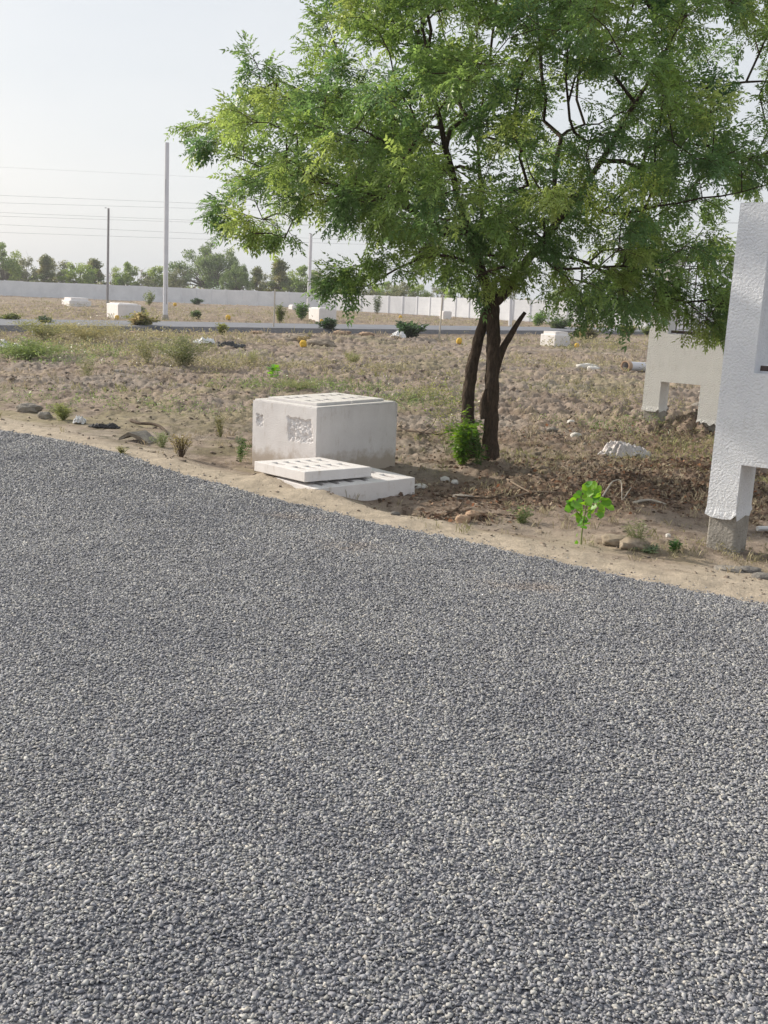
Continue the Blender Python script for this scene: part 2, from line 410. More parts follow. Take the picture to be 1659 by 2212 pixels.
for (px, py, rx, ry) in ((755, 1186, .16, .12), (1150, 1272, .22, .10), (640, 1120, .2, .1)):
    p = P(px, py); gk = np.clip(np.exp(-((xx - p[0]) / rx) ** 2 - ((yy - p[1]) / ry) ** 2) * (1 + 1.5 * fbm(xx * 9, yy * 9, 88)), 0, 1)[:, None] * .38
    colr = colr * (1 - gk) + colr * np.array([1.12, .86, .66]) * gk
z0 = np.where(se < 0, .016 + .006 * np.clip(-se / 2, 0, 1), -.024 + .0)
z0 = np.where(se > -.06, np.where(se < 0, .008, H(xx, yy) + .001), z0)
V, F, C = chips(n, np.stack([xx, yy], 1), sz, z0, colr)
tag(np_mesh('road_chippings', V, F, M_STONE, col=C), 'loose grey stone chippings covering the fresh asphalt road', 'gravel', kind='stuff')

# ------------------------------------------------------------------ far road: raised sheet with dark sides
def offs(pl, d):
    pl = np.array(pl); out = []
    for i in range(len(pl)):
        t = pl[min(i + 1, len(pl) - 1)] - pl[max(i - 1, 0)]; t /= np.linalg.norm(t); out.append(pl[i] + np.array([-t[1], t[0]]) * d)
    return np.array(out)
fx = np.linspace(-60, 60, 240); fp = np.stack([fx, np.interp(fx, FR0[:, 0], FR0[:, 1])], 1)
for _ in range(12): fp[1:-1] = (fp[:-2] + fp[2:] + 2 * fp[1:-1]) / 4
def strip(name, offz, m, parent=None):
    R_ = [np.c_[offs(fp, o), np.full(len(fp), z)] for o, z in offz]; n = len(fp)
    V = np.vstack(R_); I = np.arange(len(R_) * n).reshape(len(R_), n)
    F = np.stack([I[:-1, :-1].ravel(), I[1:, :-1].ravel(), I[1:, 1:].ravel(), I[:-1, 1:].ravel()], 1)[:, ::-1]
    return np_mesh(name, V, F, m, parent, smooth=False)
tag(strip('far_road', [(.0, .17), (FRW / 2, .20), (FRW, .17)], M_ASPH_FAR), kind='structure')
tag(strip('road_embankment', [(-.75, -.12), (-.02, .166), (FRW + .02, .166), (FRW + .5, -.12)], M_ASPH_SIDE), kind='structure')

# ------------------------------------------------------------------ boundary wall far behind
wall_pts = [(-75, 118.), (-50.5, 125.), (-27, 128.), (-8, 121.), (3, 111.), (12., 99.), (23., 88.), (52, 70)]
WP = np.array(wall_pts); seg = np.r_[0, np.cumsum(np.hypot(*np.diff(WP, axis=0).T))]
wroot = tag(empty('boundary_wall', (-2, 128, 0)), 'long low pale grey precast panel wall with posts running across behind the far road', 'wall')
nw = int(seg[-1] / 2.15)
for i in range(nw + 1):
    s0, s1 = i * 2.15, (i + 1) * 2.15
    a = np.array([np.interp(s0, seg, WP[:, 0]), np.interp(s0, seg, WP[:, 1])]); b = np.array([np.interp(s1, seg, WP[:, 0]), np.interp(s1, seg, WP[:, 1])])
    t = (b - a) / np.linalg.norm(b - a); nn = np.array([-t[1], t[0]])
    loc = lambda q, z: (q[0] + 2, q[1] - 128, z)
    hk = np.interp(a[0], [-40, 0, 22], [1., 1.02, 1.13]); dz = .03 * random.uniform(-1, 1)
    m = MB(); m.box(loc(a, .95 * hk + dz), (*t, 0), (*nn, 0), (0, 0, 1), .17, .17, 1.93 * hk); m.build('post', M_FARWALL, wroot)
    if i < nw:
        m = MB(); c = (a + b) / 2
        for k in range(6):
            m.box(loc(c + nn * (.004 * (k % 2)), (.05 + .305 * k + .15) * hk + dz), (*t, 0), (*nn, 0), (0, 0, 1), 1.98, .055 + .012 * (k % 2), .29 * hk)
        m.box(loc(c + nn * .0, .93 + dz), (*t, 0), (*nn, 0), (0, 0, 1), 1.979, .03, 1.8 * hk)
        m.build('panel', M_FARWALL, wroot)

# ------------------------------------------------------------------ poles, stakes and wires
def pole(name, px, by, ty, width, label, m, cat='pole', group=None, D=None, lean=0, taper=.8, square=False, tx=None, H_=None):
    b = P(px, by, 0) if D is None else PD(px, by, D)
    b[2] = gz(b[0], b[1]) - .05
    top = PD(tx if tx else px, ty, b[1]); h = top[2] - b[2]
    r = empty(name, b); tag(r, label, cat, group)
    mb = MB(); ax = (top[0] - b[0])
    mb.tube([(0, 0, 0), (ax * .5, 0, h * .5), (ax, 0, h)], [width / 2, width / 2 * (1 + taper) / 2, width / 2 * taper], 4 if square else 12)
    mb.build('shaft', m, r)
    return r, h
r, h = pole('concrete_pole', 357, 690, 308, .27, 'tallest pale concrete pole standing beyond the far road left of the tree', M_POLE, group='poles along the far plots', tx=361)
mb = MB(); mb.tube([(.09, -.09, h * .1), (.09, -.09, h * .80)], .025, 6); mb.build('cable_pipe', M_POLED, r)
mb = MB(); mb.tube([(0, 0, 0), (0, 0, .35)], [.22, .16], 10); mb.build('plinth', M_CONC, r)
r, h = pole('concrete_pole', 232, 661, 450, .22, 'thin darker pole left of the tallest one, behind the white chambers', M_POLED, group='poles along the far plots', tx=234.5)
mb = MB(); mb.tube([(0, 0, h), (0, 0, h + .05)], .085, 8); mb.build('cap', M_POLED, r)
r, h = pole('concrete_pole', 666, 668, 505, .38, 'pale pole rising into the lower left edge of the big tree crown', M_POLE, group='poles along the far plots', tx=672, D=105)
mb = MB(); mb.tube([(0, 0, h), (0, 0, h + .05)], .12, 8); mb.build('cap', M_POLED, r)
r, h = pole('concrete_pole', 1102, 704, 480, .26, 'pale pole partly hidden just right of the big tree trunk', M_POLE, group='poles along the far plots', tx=1109, taper=.9)
mb = MB(); mb.tube([(0, 0, h), (0, 0, h + .05)], .1, 8); mb.build('cap', M_POLED, r)

def stake(px, by, tx, ty, w, label, m=M_STAKE):
    b = G(px, by); t = PD(tx, ty, b[1]); mb = MB()
    h = t - b
    mb.tube([(0, 0, -.1), tuple(h * .5 + np.array([.01, 0, 0])), tuple(h)], [w, w * .9, w * .8], 7, wob=.05)
    o = mb.build('stake', m); o.location = b; tag(o, label, 'stake', 'marker stakes'); return o
stake(590, 715, 594, 624, .035, 'thin pale leaning stake left of the green shrub beside the white chamber')
stake(948, 735, 956, 636, .035, 'tall thin white stake in front of the far road, just left of the tree trunks')
stake(69, 732, 75, 695, .045, 'short white leaning stake among green weeds at the far left', M_WHITE)
stake(1228, 712, 1229, 690, .02, 'short thin stick beside the shrub on the low slabbed chamber')

for i, (ya, yb, lb) in enumerate([(361, 383, 'highest faint'), (422, 440, 'second highest'), (438, 451, 'third'), (459, 477, 'fourth'), (467, 481, 'fifth'), (485, 505, 'sixth'), (502, 517, 'lowest')]):
    A = PD(0, ya, 150.); B = PD(448, yb, 150.); v = (B - A)
    pts = []
    for t in np.linspace(-3, 6.5, 60):
        q = A + v * t; q = q + np.array([0, 0, .012 * (t * (t - 1)) * 1.2 + (.1 * t * (t - 1) * .1)]); pts.append(q - A)
    mb = MB(); mb.tube(pts, .016 if i else .010, 5); o = mb.build('power_line', M_WIRE); o.location = A
    tag(o, lb + ' of the seven thin power lines crossing the pale sky at left', 'power line', 'power lines across the sky')

# ------------------------------------------------------------------ white chambers in the distance
def perforated(xs, ys, holes, t):
    """slab with rectangular through-holes; cells (i,j) in holes are left out"""
    mb = MB(); nx, ny_ = len(xs) - 1, len(ys) - 1
    V = [(x, y, z) for z in (0, t) for y in ys for x in xs]; k = len(xs) * len(ys)
    idx = lambda i, j, l: l * k + j * len(xs) + i
    F = []
    solid = lambda i, j: 0 <= i < nx and 0 <= j < ny_ and (i, j) not in holes
    for i in range(nx):
        for j in range(ny_):
            if not solid(i, j): continue
            F.append((idx(i, j, 1), idx(i + 1, j, 1), idx(i + 1, j + 1, 1), idx(i, j + 1, 1)))
            F.append((idx(i, j, 0), idx(i, j + 1, 0), idx(i + 1, j + 1, 0), idx(i + 1, j, 0)))
            if not solid(i, j - 1): F.append((idx(i, j, 0), idx(i + 1, j, 0), idx(i + 1, j, 1), idx(i, j, 1)))
            if not solid(i, j + 1): F.append((idx(i + 1, j + 1, 0), idx(i, j + 1, 0), idx(i, j + 1, 1), idx(i + 1, j + 1, 1)))
            if not solid(i - 1, j): F.append((idx(i, j + 1, 0), idx(i, j, 0), idx(i, j, 1), idx(i, j + 1, 1)))
            if not solid(i + 1, j): F.append((idx(i + 1, j, 0), idx(i + 1, j + 1, 0), idx(i + 1, j + 1, 1), idx(i + 1, j, 1)))
    mb.add(V, F); return mb
def slots(L, W_, rows, n, sw, sl, mx=.12):
    """cell lines for rows of n slots"""
    xs = [0]; gap = (L - 2 * mx * L - n * sw) / (n - 1)
    x = mx * L; hx = []
    for i in range(n): xs += [x, x + sw]; hx.append(len(xs) - 2); x += sw + gap
    xs.append(L); ys = [0]; hy = []
    for cy in rows: ys += [cy * W_ - sl / 2, cy * W_ + sl / 2]; hy.append(len(ys) - 2)
    ys.append(W_)
    return xs, ys, {(i, j) for i in hx for j in hy}

def chamber(pxl, pxr, pxc, ty, by, a, label, lid=True, base=None, hgt=None):
    """distant concrete chamber: front corner at column pxc, walls reaching columns pxl and pxr"""
    c = P(pxc, by, 0) if base is None else base
    c[2] = gz(c[0], c[1]) - .12
    top = PD(pxc, ty, c[1]); h = top[2] - c[2]
    ur = np.array([math.cos(a), math.sin(a)]); ul = np.array([-math.sin(a), math.cos(a)])
    sc = FPX / c[1]; Lr = (pxr - pxc) / sc / (ur[0] - ur[1] * c[0] / c[1]); Ll = (pxc - pxl) / sc / (-(ul[0] - ul[1] * c[0] / c[1]))
    r = empty('concrete_chamber', c); r.rotation_euler = (0, 0, a); tag(r, label, 'concrete chamber', 'white concrete chambers on the far plots')
    mb = MB(); mb.box((Lr / 2, Ll / 2, h / 2), (1, 0, 0), (0, 1, 0), (0, 0, 1), Lr, Ll, h); mb.build('body', M_BOX, r, bevel=.03)
    xs, ys, hl = slots(Lr * .8, Ll * .8, (.3, .7), 3, Lr * .08, Ll * .14)
    o = perforated(xs, ys, hl, .07 if not lid else lid).build('cover', M_BOX, r); o.location = (Lr * .1, Ll * .1, h - .005)
    return r
chamber(230, 305, 255, 657, 688, .5, 'tall white concrete chamber beyond the far road, left of the tallest pole', .05)
chamber(133, 197, 150, 649, 661, .5, 'low white chamber with raised cover, half sunk in soil at the far left', .22)
chamber(666, 726, 689, 666, 694, .5, 'white chamber beyond the far road just left of the low drooping branch', .05)
chamber(949, 975, 957, 673, 691, .5, 'small white chamber near the wall behind the tall white stake', .05)
chamber(623, 647, 631, 660, 668, .5, 'tiny white slab chamber near the wall, right of the leaning stake', .1)
chamber(1166, 1231, 1198, 723, 746, .6, 'low white chamber with raised cover in the field right of the tree trunks', .12)

# ------------------------------------------------------------------ the big chamber by the road
BY = math.radians(50)
fr = P(684.5, 884, .5); BH = .5; bz0 = -.32
box = empty('drain_chamber', (fr[0], fr[1], bz0)); box.rotation_euler = (0, 0, BY)
tag(box, 'big white lime-washed concrete chamber with slotted cover standing beside the near road', 'concrete chamber')
BLr, BLl = 1.15, .86; BT = BH - bz0
def face(o, u, v, nu_, nv_, disp):
    a = np.linspace(0, 1, nu_); b = np.linspace(0, 1, nv_); A, B = np.meshgrid(a, b, indexing='ij')
    A, B = A.ravel(), B.ravel(); n = np.cross(u, v); n = n / np.linalg.norm(n)
    V = np.array(o) + A[:, None] * np.array(u) + B[:, None] * np.array(v) + n * disp(A, B)[:, None]
    I = np.arange(nu_ * nv_).reshape(nu_, nv_)
    F = np.stack([I[:-1, :-1].ravel(), I[1:, :-1].ravel(), I[1:, 1:].ravel(), I[:-1, 1:].ravel()], 1)
    return V, F
def rough_edge(A, B, seed, L):
    e = np.minimum(np.minimum(A, 1 - A), np.minimum(B, 1 - B)); 
    return e
def knock(A, B):
    # A runs from the front corner (0) to the left corner (1); B is the height
    x = A * BLl; z = B * BT; d = np.zeros(len(A))
    w = .05 * fbm(x * 13, z * 13, 71, 5, g=.72)
    m1 = (sm(.045, .06, x + w) * sm(.375, .355, x + w) * sm(BT - .33, BT - .30, z + w + .10 * sm(.1, .33, x)*0) * sm(BT - .105, BT - .125, z + .5 * w))
    m2 = (sm(.70, .72, x + .5 * w) * sm(.80, .785, x + w) * sm(BT - .245, BT - .23, z + w) * sm(BT - .135, BT - .15, z + w))
    m = np.clip(m1 + m2, 0, 1)
    d = -.015 * m * (.6 + .6 * sm(.2, -.2, fbm(x * 9, z * 9, 74, 3))) + m * .014 * fbm(x * 55, z * 55, 73, 3, g=.7)
    return d + .0015 * fbm(x * 10, z * 10, 75)
parts = []
V1, F1 = face((0, BLl, 0), (0, -BLl, 0), (0, 0, BT), 190, 170, lambda A, B: knock(1 - A, B))
V2, F2 = face((0, 0, 0), (BLr, 0, 0), (0, 0, BT), 60, 50, lambda A, B: .002 * fbm(A * 9, B * 7, 77) - .02 * sm(.97, 1., A) * sm(.1, .6, fbm(A * 0, B * 7, 78)))
V3, F3 = face((BLr, 0, 0), (0, BLl, 0), (0, 0, BT), 4, 4, lambda A, B: 0 * A)
V4, F4 = face((BLr, BLl, 0), (-BLr, 0, 0), (0, 0, BT), 4, 4, lambda A, B: 0 * A)
V5, F5 = face((0, 0, BT), (BLr, 0, 0), (0, BLl, 0), 60, 60, lambda A, B: .002 * fbm(A * 9, B * 7, 79))
Vs, Fs, o = [], [], 0
for v_, f_ in ((V1, F1), (V2, F2), (V3, F3), (V4, F4), (V5, F5)): Vs.append(v_); Fs.append(f_ + o); o += len(v_)
np_mesh('body', np.vstack(Vs), np.vstack(Fs), M_BOXBODY, box)
# plaster rim, cover with slots
rw = .075
mb = MB()
mb.box((BLr / 2, rw / 2 + .012, BT + .006), (1, 0, 0), (0, 1, 0), (0, 0, 1), BLr - .03, rw, .018); mb.box((BLr / 2, BLl - rw / 2 - .012, BT + .006), (1, 0, 0), (0, 1, 0), (0, 0, 1), BLr - .03, rw, .018)
mb.box((rw / 2 + .014, BLl / 2, BT + .006), (1, 0, 0), (0, 1, 0), (0, 0, 1), rw, BLl - 2 * rw - .03, .016); mb.box((BLr - rw / 2 - .014, BLl / 2, BT + .006), (1, 0, 0), (0, 1, 0), (0, 0, 1), rw, BLl - 2 * rw - .03, .016)
mb.build('rim', M_BOX, box, bevel=.005)
for k in range(2):
    Lc = (BLr - 2 * rw - .06) / 2; Wc = BLl - 2 * rw - .06
    xs, ys, hl = slots(Lc, Wc, (.28, .72), 3, .075, .11, .16)
    md_ = MB(); md_.box((rw + .03 + k * (Lc + .012) + Lc / 2, rw + .03 + Wc / 2, BT + .0035), (1, 0, 0), (0, 1, 0), (0, 0, 1), Lc - .02, Wc - .02, .004); md_.build('slot_dark_plate', M_SLOT_DARK, box)  # dark plate added under the cover so its slots look dark
    o = perforated(xs, ys, hl, .035).build('cover', M_BOX, box, bevel=.003); o.location = (rw + .03 + k * (Lc + .012), rw + .03, BT + .003)

# loose cover slab lying on the sunk chamber
def slab(name, corner_px, z, yaw, L, W_, t, label, tilt=(0, 0), rows=(.3, .7), n=5, sw=.06, sl=.17, mx=.12, cat='concrete slab'):
    c = P(*corner_px, z)
    r = empty(name, (c[0], c[1], z)); r.rotation_euler = (tilt[0], tilt[1], yaw)
    tag(r, label, cat)
    xs, ys, hl = slots(L, W_, rows, n, sw, sl, mx)
    md_ = MB(); md_.box((L / 2, W_ / 2, -.028), (1, 0, 0), (0, 1, 0), (0, 0, 1), L - .03, W_ - .03, .008); md_.build('slot_dark_plate', M_SLOT_DARK, r)  # added dark plate inside the slab, darkens the slot openings
    o = perforated(xs, ys, hl, t).build('slotted_slab', M_BOX, r, bevel=.006); o.location = (0, 0, -t)
    return r, o
YS = math.radians(41)
r, o = slab('sunk_chamber', (681, 1056), .0, YS, 1.08, .60, .10, 'half buried white concrete chamber under the loose slotted slab, beside the road', n=6, cat='concrete chamber')
mb = MB(); mb.box((.54, .03, -.25), (1, 0, 0), (0, 1, 0), (0, 0, 1), 1.08, .06, .31); mb.box((.54, .57, -.25), (1, 0, 0), (0, 1, 0), (0, 0, 1), 1.08, .06, .31)
mb.box((.03, .30, -.25), (1, 0, 0), (0, 1, 0), (0, 0, 1), .056, .48, .31); mb.box((1.047, .30, -.25), (1, 0, 0), (0, 1, 0), (0, 0, 1), .06, .48, .31)
mb.build('chamber_wall', M_BOX, r)
r, o = slab('cover_slab', (659, 1019.5), .115, YS, .70, .74, .085, 'loose white slotted concrete slab lying askew on the sunk chamber', tilt=(-.03, .02), n=5)

# ------------------------------------------------------------------ stilted boundary walls at the right
TH = math.radians(38); wu = np.array([math.cos(TH), -math.sin(TH)]); wv = np.array([math.sin(TH), math.cos(TH)])
def stucco_leg(mb, a0, a1, t, z0, z1): pass
def frame_wall(name, corner, legw, zleg, zbeam, zsill, ztop, L, label, mat_, colw, legs, open_end=None, thick=.32, grille_x0=None, gr_top=None, gr_zs=None):
    """corner: front left foot; x runs along the wall, y away from the road"""
    r = empty(name, (corner[0], corner[1], 0)); r.rotation_euler = (0, 0, -TH); tag(r, label, 'wall')
    # wall face as one body: outline with legs and opening, extruded
    mb = MB()
    def bx(x0, x1, y0, y1, z0, z1): mb.box(((x0 + x1) / 2, (y0 + y1) / 2, (z0 + z1) / 2), (1, 0, 0), (0, 1, 0), (0, 0, 1), x1 - x0, y1 - y0, z1 - z0)
    for i, (lx0, lx1, lz) in enumerate(legs):
        nseg = 12
        # ragged lower edge of the render coat
        V = []; 
        per = [(lx0, 0), (lx1, 0), (lx1, thick), (lx0, thick)]
        ring = []
        for k in range(4):
            (ax, ay), (bx_, by_) = per[k], per[(k + 1) % 4]
            for q in range(nseg): ring.append((ax + (bx_ - ax) * q / nseg, ay + (by_ - ay) * q / nseg))
        m = len(ring); rr = random.Random(i * 7 + len(name))
        for lvl, zz in ((0, lz), (1, lz + .05), (2, zbeam)):
            for (x, y) in ring:
                fl = .012 if lvl == 0 else 0.
                cx, cy = (lx0 + lx1) / 2, thick / 2
                V.append((x + (x - cx) * fl * 6, y + (y - cy) * fl * 4, zz + (rr.uniform(-.03, .02) if lvl == 0 else 0)))
        Fq = [(l * m + k, l * m + (k + 1) % m, (l + 1) * m + (k + 1) % m, (l + 1) * m + k) for l in range(2) for k in range(m)]
        Fq.append(tuple(range(m))[::-1])
        mb.add(V, Fq)
    bx(0, L, 0, thick, zbeam, zsill)          # beam and panel
    bx(0, colw, 0, thick, zsill, ztop)        # column
    body = mb.build('wall_body', mat_, r, bevel=.0)
    for i, (lx0, lx1, lz) in enumerate(legs):
        f = MB(); f.box(((lx0 + lx1) / 2 + .01, thick / 2, lz / 2 - .25 + .02), (1, 0, 0), (0, 1, 0), (0, 0, 1), lx1 - lx0 - .012, thick - .04, lz + .5)
        f.build('footing', M_CONC, r, bevel=.012)
    # grille
    gt = gr_top or ztop - .05; gy = thick * .42
    mg = MB()
    for z in ((zsill + .03, gt) if gr_zs is None else gr_zs): mg.box(((colw + L) / 2, gy, z), (1, 0, 0), (0, 1, 0), (0, 0, 1), L - colw, .02, .035)
    g = mg.build('grille', M_IRON, r)
    x = colw + .06
    nb = 0
    while x < L and nb < 60:
        mg = MB(); mg.tube([(x, gy, zsill + .02), (x, gy, gt + .0)], .008, 6); mg.build('bar', M_IRON, g); x += .105; nb += 1
    return r
pc = PD(1525, 1108, 6.8)
frame_wall('stilt_wall', pc, .2, .13, .50, 1.12, 2.215, 3.2, 'near white rough stucco wall on concrete stilts with iron grille at the right edge', M_STUCCO, .215, [(0, .205, .13), (2.6, 2.82, .13)], gr_top=2.15)
pf = PD(1386, 890, 13.9)
frame_wall('stilt_wall', pf, .2, .13, .55, 1.2, 2.27, 4.2, 'farther off-white stucco wall on stilts with iron grille behind the tree leaves', M_STUCCO2, .265, [(0, .24, .15), (.80, 1.08, .05), (3.6, 3.84, .1)], thick=.3, gr_top=2.22)

# ------------------------------------------------------------------ foliage helpers
LEAF_T = np.array([[0, 0, 0], [.42, .20, .03], [1, 0, -.08], [.42, -.20, .03]])
def rot_from_dirs(d, up):
    """rows of frames: x along d, z near up"""
    d = d / (np.linalg.norm(d, axis=1, keepdims=True) + 1e-9)
    y = np.cross(up, d); y /= np.linalg.norm(y, axis=1, keepdims=True) + 1e-9
    z = np.cross(d, y); return np.stack([d, y, z], 2)      # columns
def leaves(pos, d, up, length, width, template=LEAF_T):
    """quads with 4 verts per leaf"""
    R = rot_from_dirs(d, up); T = template[None] * np.stack([length, length * width, length], 1)[:, None, :]
    V = np.einsum('nij,nkj->nki', R, T) + pos[:, None, :]
    n = len(pos); return V.reshape(-1, 3), np.arange(n * 4).reshape(n, 4)
def frond_template(npair=5, L=1.):
    """pinnate leaf, unit length along x; drooping, leaflets sickle shaped and hanging a little"""
    V = []; 
    for i in range(npair):
        x = .22 + .72 * i / (npair - 1)
        for sgn in (-1, 1):
            ll = .30 * (1 - .35 * abs(i / (npair - 1) - .45)); a = math.radians(58 - 20 * i / npair)
            dx, dy = math.cos(a) * ll, math.sin(a) * ll * sgn; z = -.28 * x * x
            w = .132
            px, py = -dy / ll * w, dx / ll * w
            V.append([[x, 0, z], [x + dx * .45 + px * .5, dy * .45 + py * .5, z + .01], [x + dx, dy, z - .10], [x + dx * .45 - px * .5, dy * .45 - py * .5, z - .005]])
    V.append([[.96, 0, -.27], [1.1, .055, -.30], [1.27, 0, -.40], [1.1, -.055, -.30]])
    return np.array(V)      # (n,4,3)
FT = frond_template()
def fronds(pos, d, up, length):
    R = rot_from_dirs(d, up); n = len(pos); k = len(FT)
    T = FT.reshape(1, -1, 3) * length[:, None, None]
    T = T + 0
    V = np.einsum('nij,nkj->nki', R, T) + pos[:, None, :]
    return V.reshape(-1, 3), np.arange(n * k * 4).reshape(-1, 4), k * 4

def in_poly(px, py, poly):
    poly = np.array(poly, float); x0, y0 = poly[:, 0], poly[:, 1]; x1, y1 = np.roll(x0, -1), np.roll(y0, -1)
    px = np.atleast_1d(px)[:, None]; py = np.atleast_1d(py)[:, None]
    c = ((y0 > py) != (y1 > py)) & (px < (x1 - x0) * (py - y0) / (y1 - y0 + 1e-12) + x0)
    return c.sum(1) % 2 == 1

# ------------------------------------------------------------------ the neem tree
CROWN = [(400, 278), (420, 250), (480, 232), (520, 215), (525, 150), (540, 105), (565, 100), (600, 160), (665, 165), (680, 60), (690, -40), (710, -200), (800, -420), (1100, -520), (1450, -450), (1750, -300),
         (1900, 0), (1900, 300), (1800, 420), (1660, 440), (1600, 450), (1575, 500), (1615, 540), (1605, 700), (1560, 735), (1530, 720), (1500, 670), (1430, 670), (1340, 700), (1240, 675), (1190, 640), (1150, 625), (1110, 590), (1065, 615),
         (1000, 610), (930, 600), (880, 560), (830, 525), (760, 495), (740, 470), (660, 480), (620, 545), (560, 535), (500, 495), (465, 475), (460, 440), (485, 400), (485, 370), (430, 340), (402, 305)]
LOW = [(670, 590), (730, 560), (840, 545), (900, 560), (890, 600), (820, 630), (800, 655), (715, 668), (675, 640)]
tree_root = P(1058, 980, -.05); 
def cluster_points():
    out = []; tr = 0
    lim = 0
    holes = [(1345, 330, 26), (1472, 700, 26), (1200, 130, 26), (1010, 330, 25), (880, 140, 24), (1290, 545, 25), (1590, 440, 40), (1560, 60, 30), (1100, 380, 20), (1230, 230, 26), (1480, 600, 15), (1400, 600, 18), (1460, 480, 22), (700, 510, 40), (1600, 250, 35), (1580, 150, 40), (1480, 130, 22), (1120, 90, 26), (960, 60, 22), (1330, 180, 24)]
    while len(out) < 525 and tr < 200000:
        tr += 1
        px, py = random.uniform(370, 1900), random.uniform(-520, 760)
        if py < -60 and random.random() < .72: continue
        if px > 1700 and random.random() < .6: continue
        if px > 1420 and py < 420 and random.random() < .35: continue
        r = 34
        q = np.array([(px + r * math.cos(a), py + r * math.sin(a)) for a in np.linspace(0, 2 * PI, 9)[:-1]] + [(px, py)])
        if not in_poly(q[:, 0], q[:, 1], CROWN).all(): continue
        if any(math.hypot(px - hx, py - hy) < hr + 22 for hx, hy, hr in holes): continue
        cx, cy = (px - 1090) / 700., (py - 200) / 600.
        th = math.sqrt(max(.06, 1 - min(1, cx * cx + cy * cy)))
        D = 10.1 + random.uniform(-1, 1) * 2.3 * th
        w = PD(px, py, D)
        if w[2] < 1.15: continue
        sc = .65 + .4 * random.random()
        if any(np.linalg.norm(w - o_[0]) < .225 for o_ in out): continue
        out.append((w, sc))
    for (px, py) in ((708, 598), (732, 606), (755, 588), (780, 572), (738, 580), (812, 562), (845, 556)):
        out.append((PD(px, py, 9.4 + random.uniform(-.15, .15)), .62))
    for (px, py) in ((1405, 655), (1420, 630), (1412, 600), (1445, 610), (1450, 645), (1530, 690), (1548, 712), (1560, 690), (1565, 655), (1545, 665), (1570, 610), (1550, 620), (1300, 660), (1255, 640)):
        out.append((PD(px, py, 10.2 + random.uniform(-.6, .3)), .75))
    for (px, py) in ((1030, 600), (960, 560), (1000, 575), (1060, 590), (1110, 570)):
        out.append((PD(px, py, 9.7 + random.uniform(-.3, .3)), .7))
    # ragged tips
    for (px, py) in ((425, 275), (438, 318), (550, 130), (560, 160), (565, 195), (510, 240), (480, 440), (485, 465), (545, 505), (615, 515), (465, 260), (700, 40), (700, 110), (690, 170), (670, 215)):
        out.append((PD(px, py, 10.2 + random.uniform(-.4, .4)), .62))
    return out
CL = cluster_points()
# skeleton: nodes with parents
nodes = []; par = []; fixed = []
def add_path(pts, start=-1, rad=None, step=.16):
    prev = start; ids = []
    pts = [np.array(p, float) for p in pts]
    if start >= 0: pts = [nodes[start]] + pts
    dense = []
    for a, b in zip(pts[:-1], pts[1:]):
        k = max(1, int(np.linalg.norm(b - a) / step))
        for q in range(k): dense.append(a + (b - a) * q / k)
    dense.append(pts[-1])
    arr = np.array(dense)
    for _ in range(3):
        if len(arr) > 3: arr[1:-1] = (arr[:-2] + 2 * arr[1:-1] + arr[2:]) / 4
    if start >= 0: arr = arr[1:]
    for i, q in enumerate(arr):
        nodes.append(q + (np.array([random.uniform(-1, 1) for _ in range(3)]) * .012 if start >= 0 else 0)); par.append(prev); fixed.append(rad); prev = len(nodes) - 1; ids.append(prev)
    return ids
T0 = 10.15
fork = PD(1062, 655, T0)
nodes.append(fork); par.append(-1); fixed.append(None)
f_ = 0
pL = add_path([PD(1048, 613, T0), PD(1030, 540, T0 - .1), PD(1000, 460, T0 - .2), PD(975, 385, T0 - .3), PD(965, 310, T0 - .4), PD(930, 200, T0 - .6), PD(920, 100, T0 - .8), PD(900, -60, T0 - .9)], f_)
pM = add_path([PD(1046, 500, T0 + .4), PD(1036, 400, T0 + .7), PD(1030, 310, T0 + .9), PD(1050, 180, T0 + 1.), PD(1070, 50, T0 + 1.1), PD(1080, -150, T0 + 1.)], pL[2])
pR = add_path([PD(1094, 625, T0 - .05), PD(1140, 560, T0 - .1), PD(1202, 482, T0 - .1), PD(1249, 429, T0), PD(1264, 381, T0), PD(1307, 353, T0 - .1), PD(1345, 262, T0 - .2), PD(1400, 180, T0 - .2), PD(1470, 60, T0 - .1), PD(1500, -120, T0)], f_)
k = len(pR) // 3
add_path([PD(1300, 472, T0 - .5), PD(1420, 445, T0 - .8), PD(1520, 430, T0 - .9), PD(1640, 405, T0 - .9), PD(1750, 380, T0 - .9)], pR[k])
add_path([PD(1260, 500, T0 + .7), PD(1360, 400, T0 + 1.2), PD(1480, 330, T0 + 1.6), PD(1620, 280, T0 + 1.8)], pR[k])
add_path([PD(1230, 300, T0 - .9), PD(1220, 180, T0 - 1.3), PD(1230, 60, T0 - 1.5), PD(1240, -100, T0 - 1.5)], pR[k + 3])
add_path([PD(1180, 590, T0 - .6), PD(1290, 570, T0 - .9), PD(1400, 580, T0 - .9), PD(1520, 620, T0 - .7)], pR[3])
add_path([PD(960, 500, T0 - .7), PD(850, 430, T0 - 1.), PD(720, 400, T0 - 1.1), PD(600, 375, T0 - 1.), PD(490, 330, T0 - .8)], pL[3])
add_path([PD(960, 480, T0 + .7), PD(840, 420, T0 + 1.1), PD(700, 400, T0 + 1.2), PD(560, 430, T0 + 1.)], pL[4])
add_path([PD(850, 262, T0 - .1), PD(720, 230, T0 - .1), PD(640, 195, T0), PD(560, 150, T0)], pL[len(pL) // 2])
add_path([PD(960, 545, T0 - .6), PD(900, 545, T0 - .7), PD(860, 575, T0 - .75), PD(815, 612, T0 - .75), PD(772, 628, T0 - .75)], pL[1])
order = sorted(range(len(CL)), key=lambda i: np.linalg.norm(CL[i][0] - fork))
NA = list(nodes)
plen = [0.] * len(nodes)
for i in range(1, len(nodes)): plen[i] = plen[par[i]] + np.linalg.norm(nodes[i] - nodes[par[i]])
tips = []
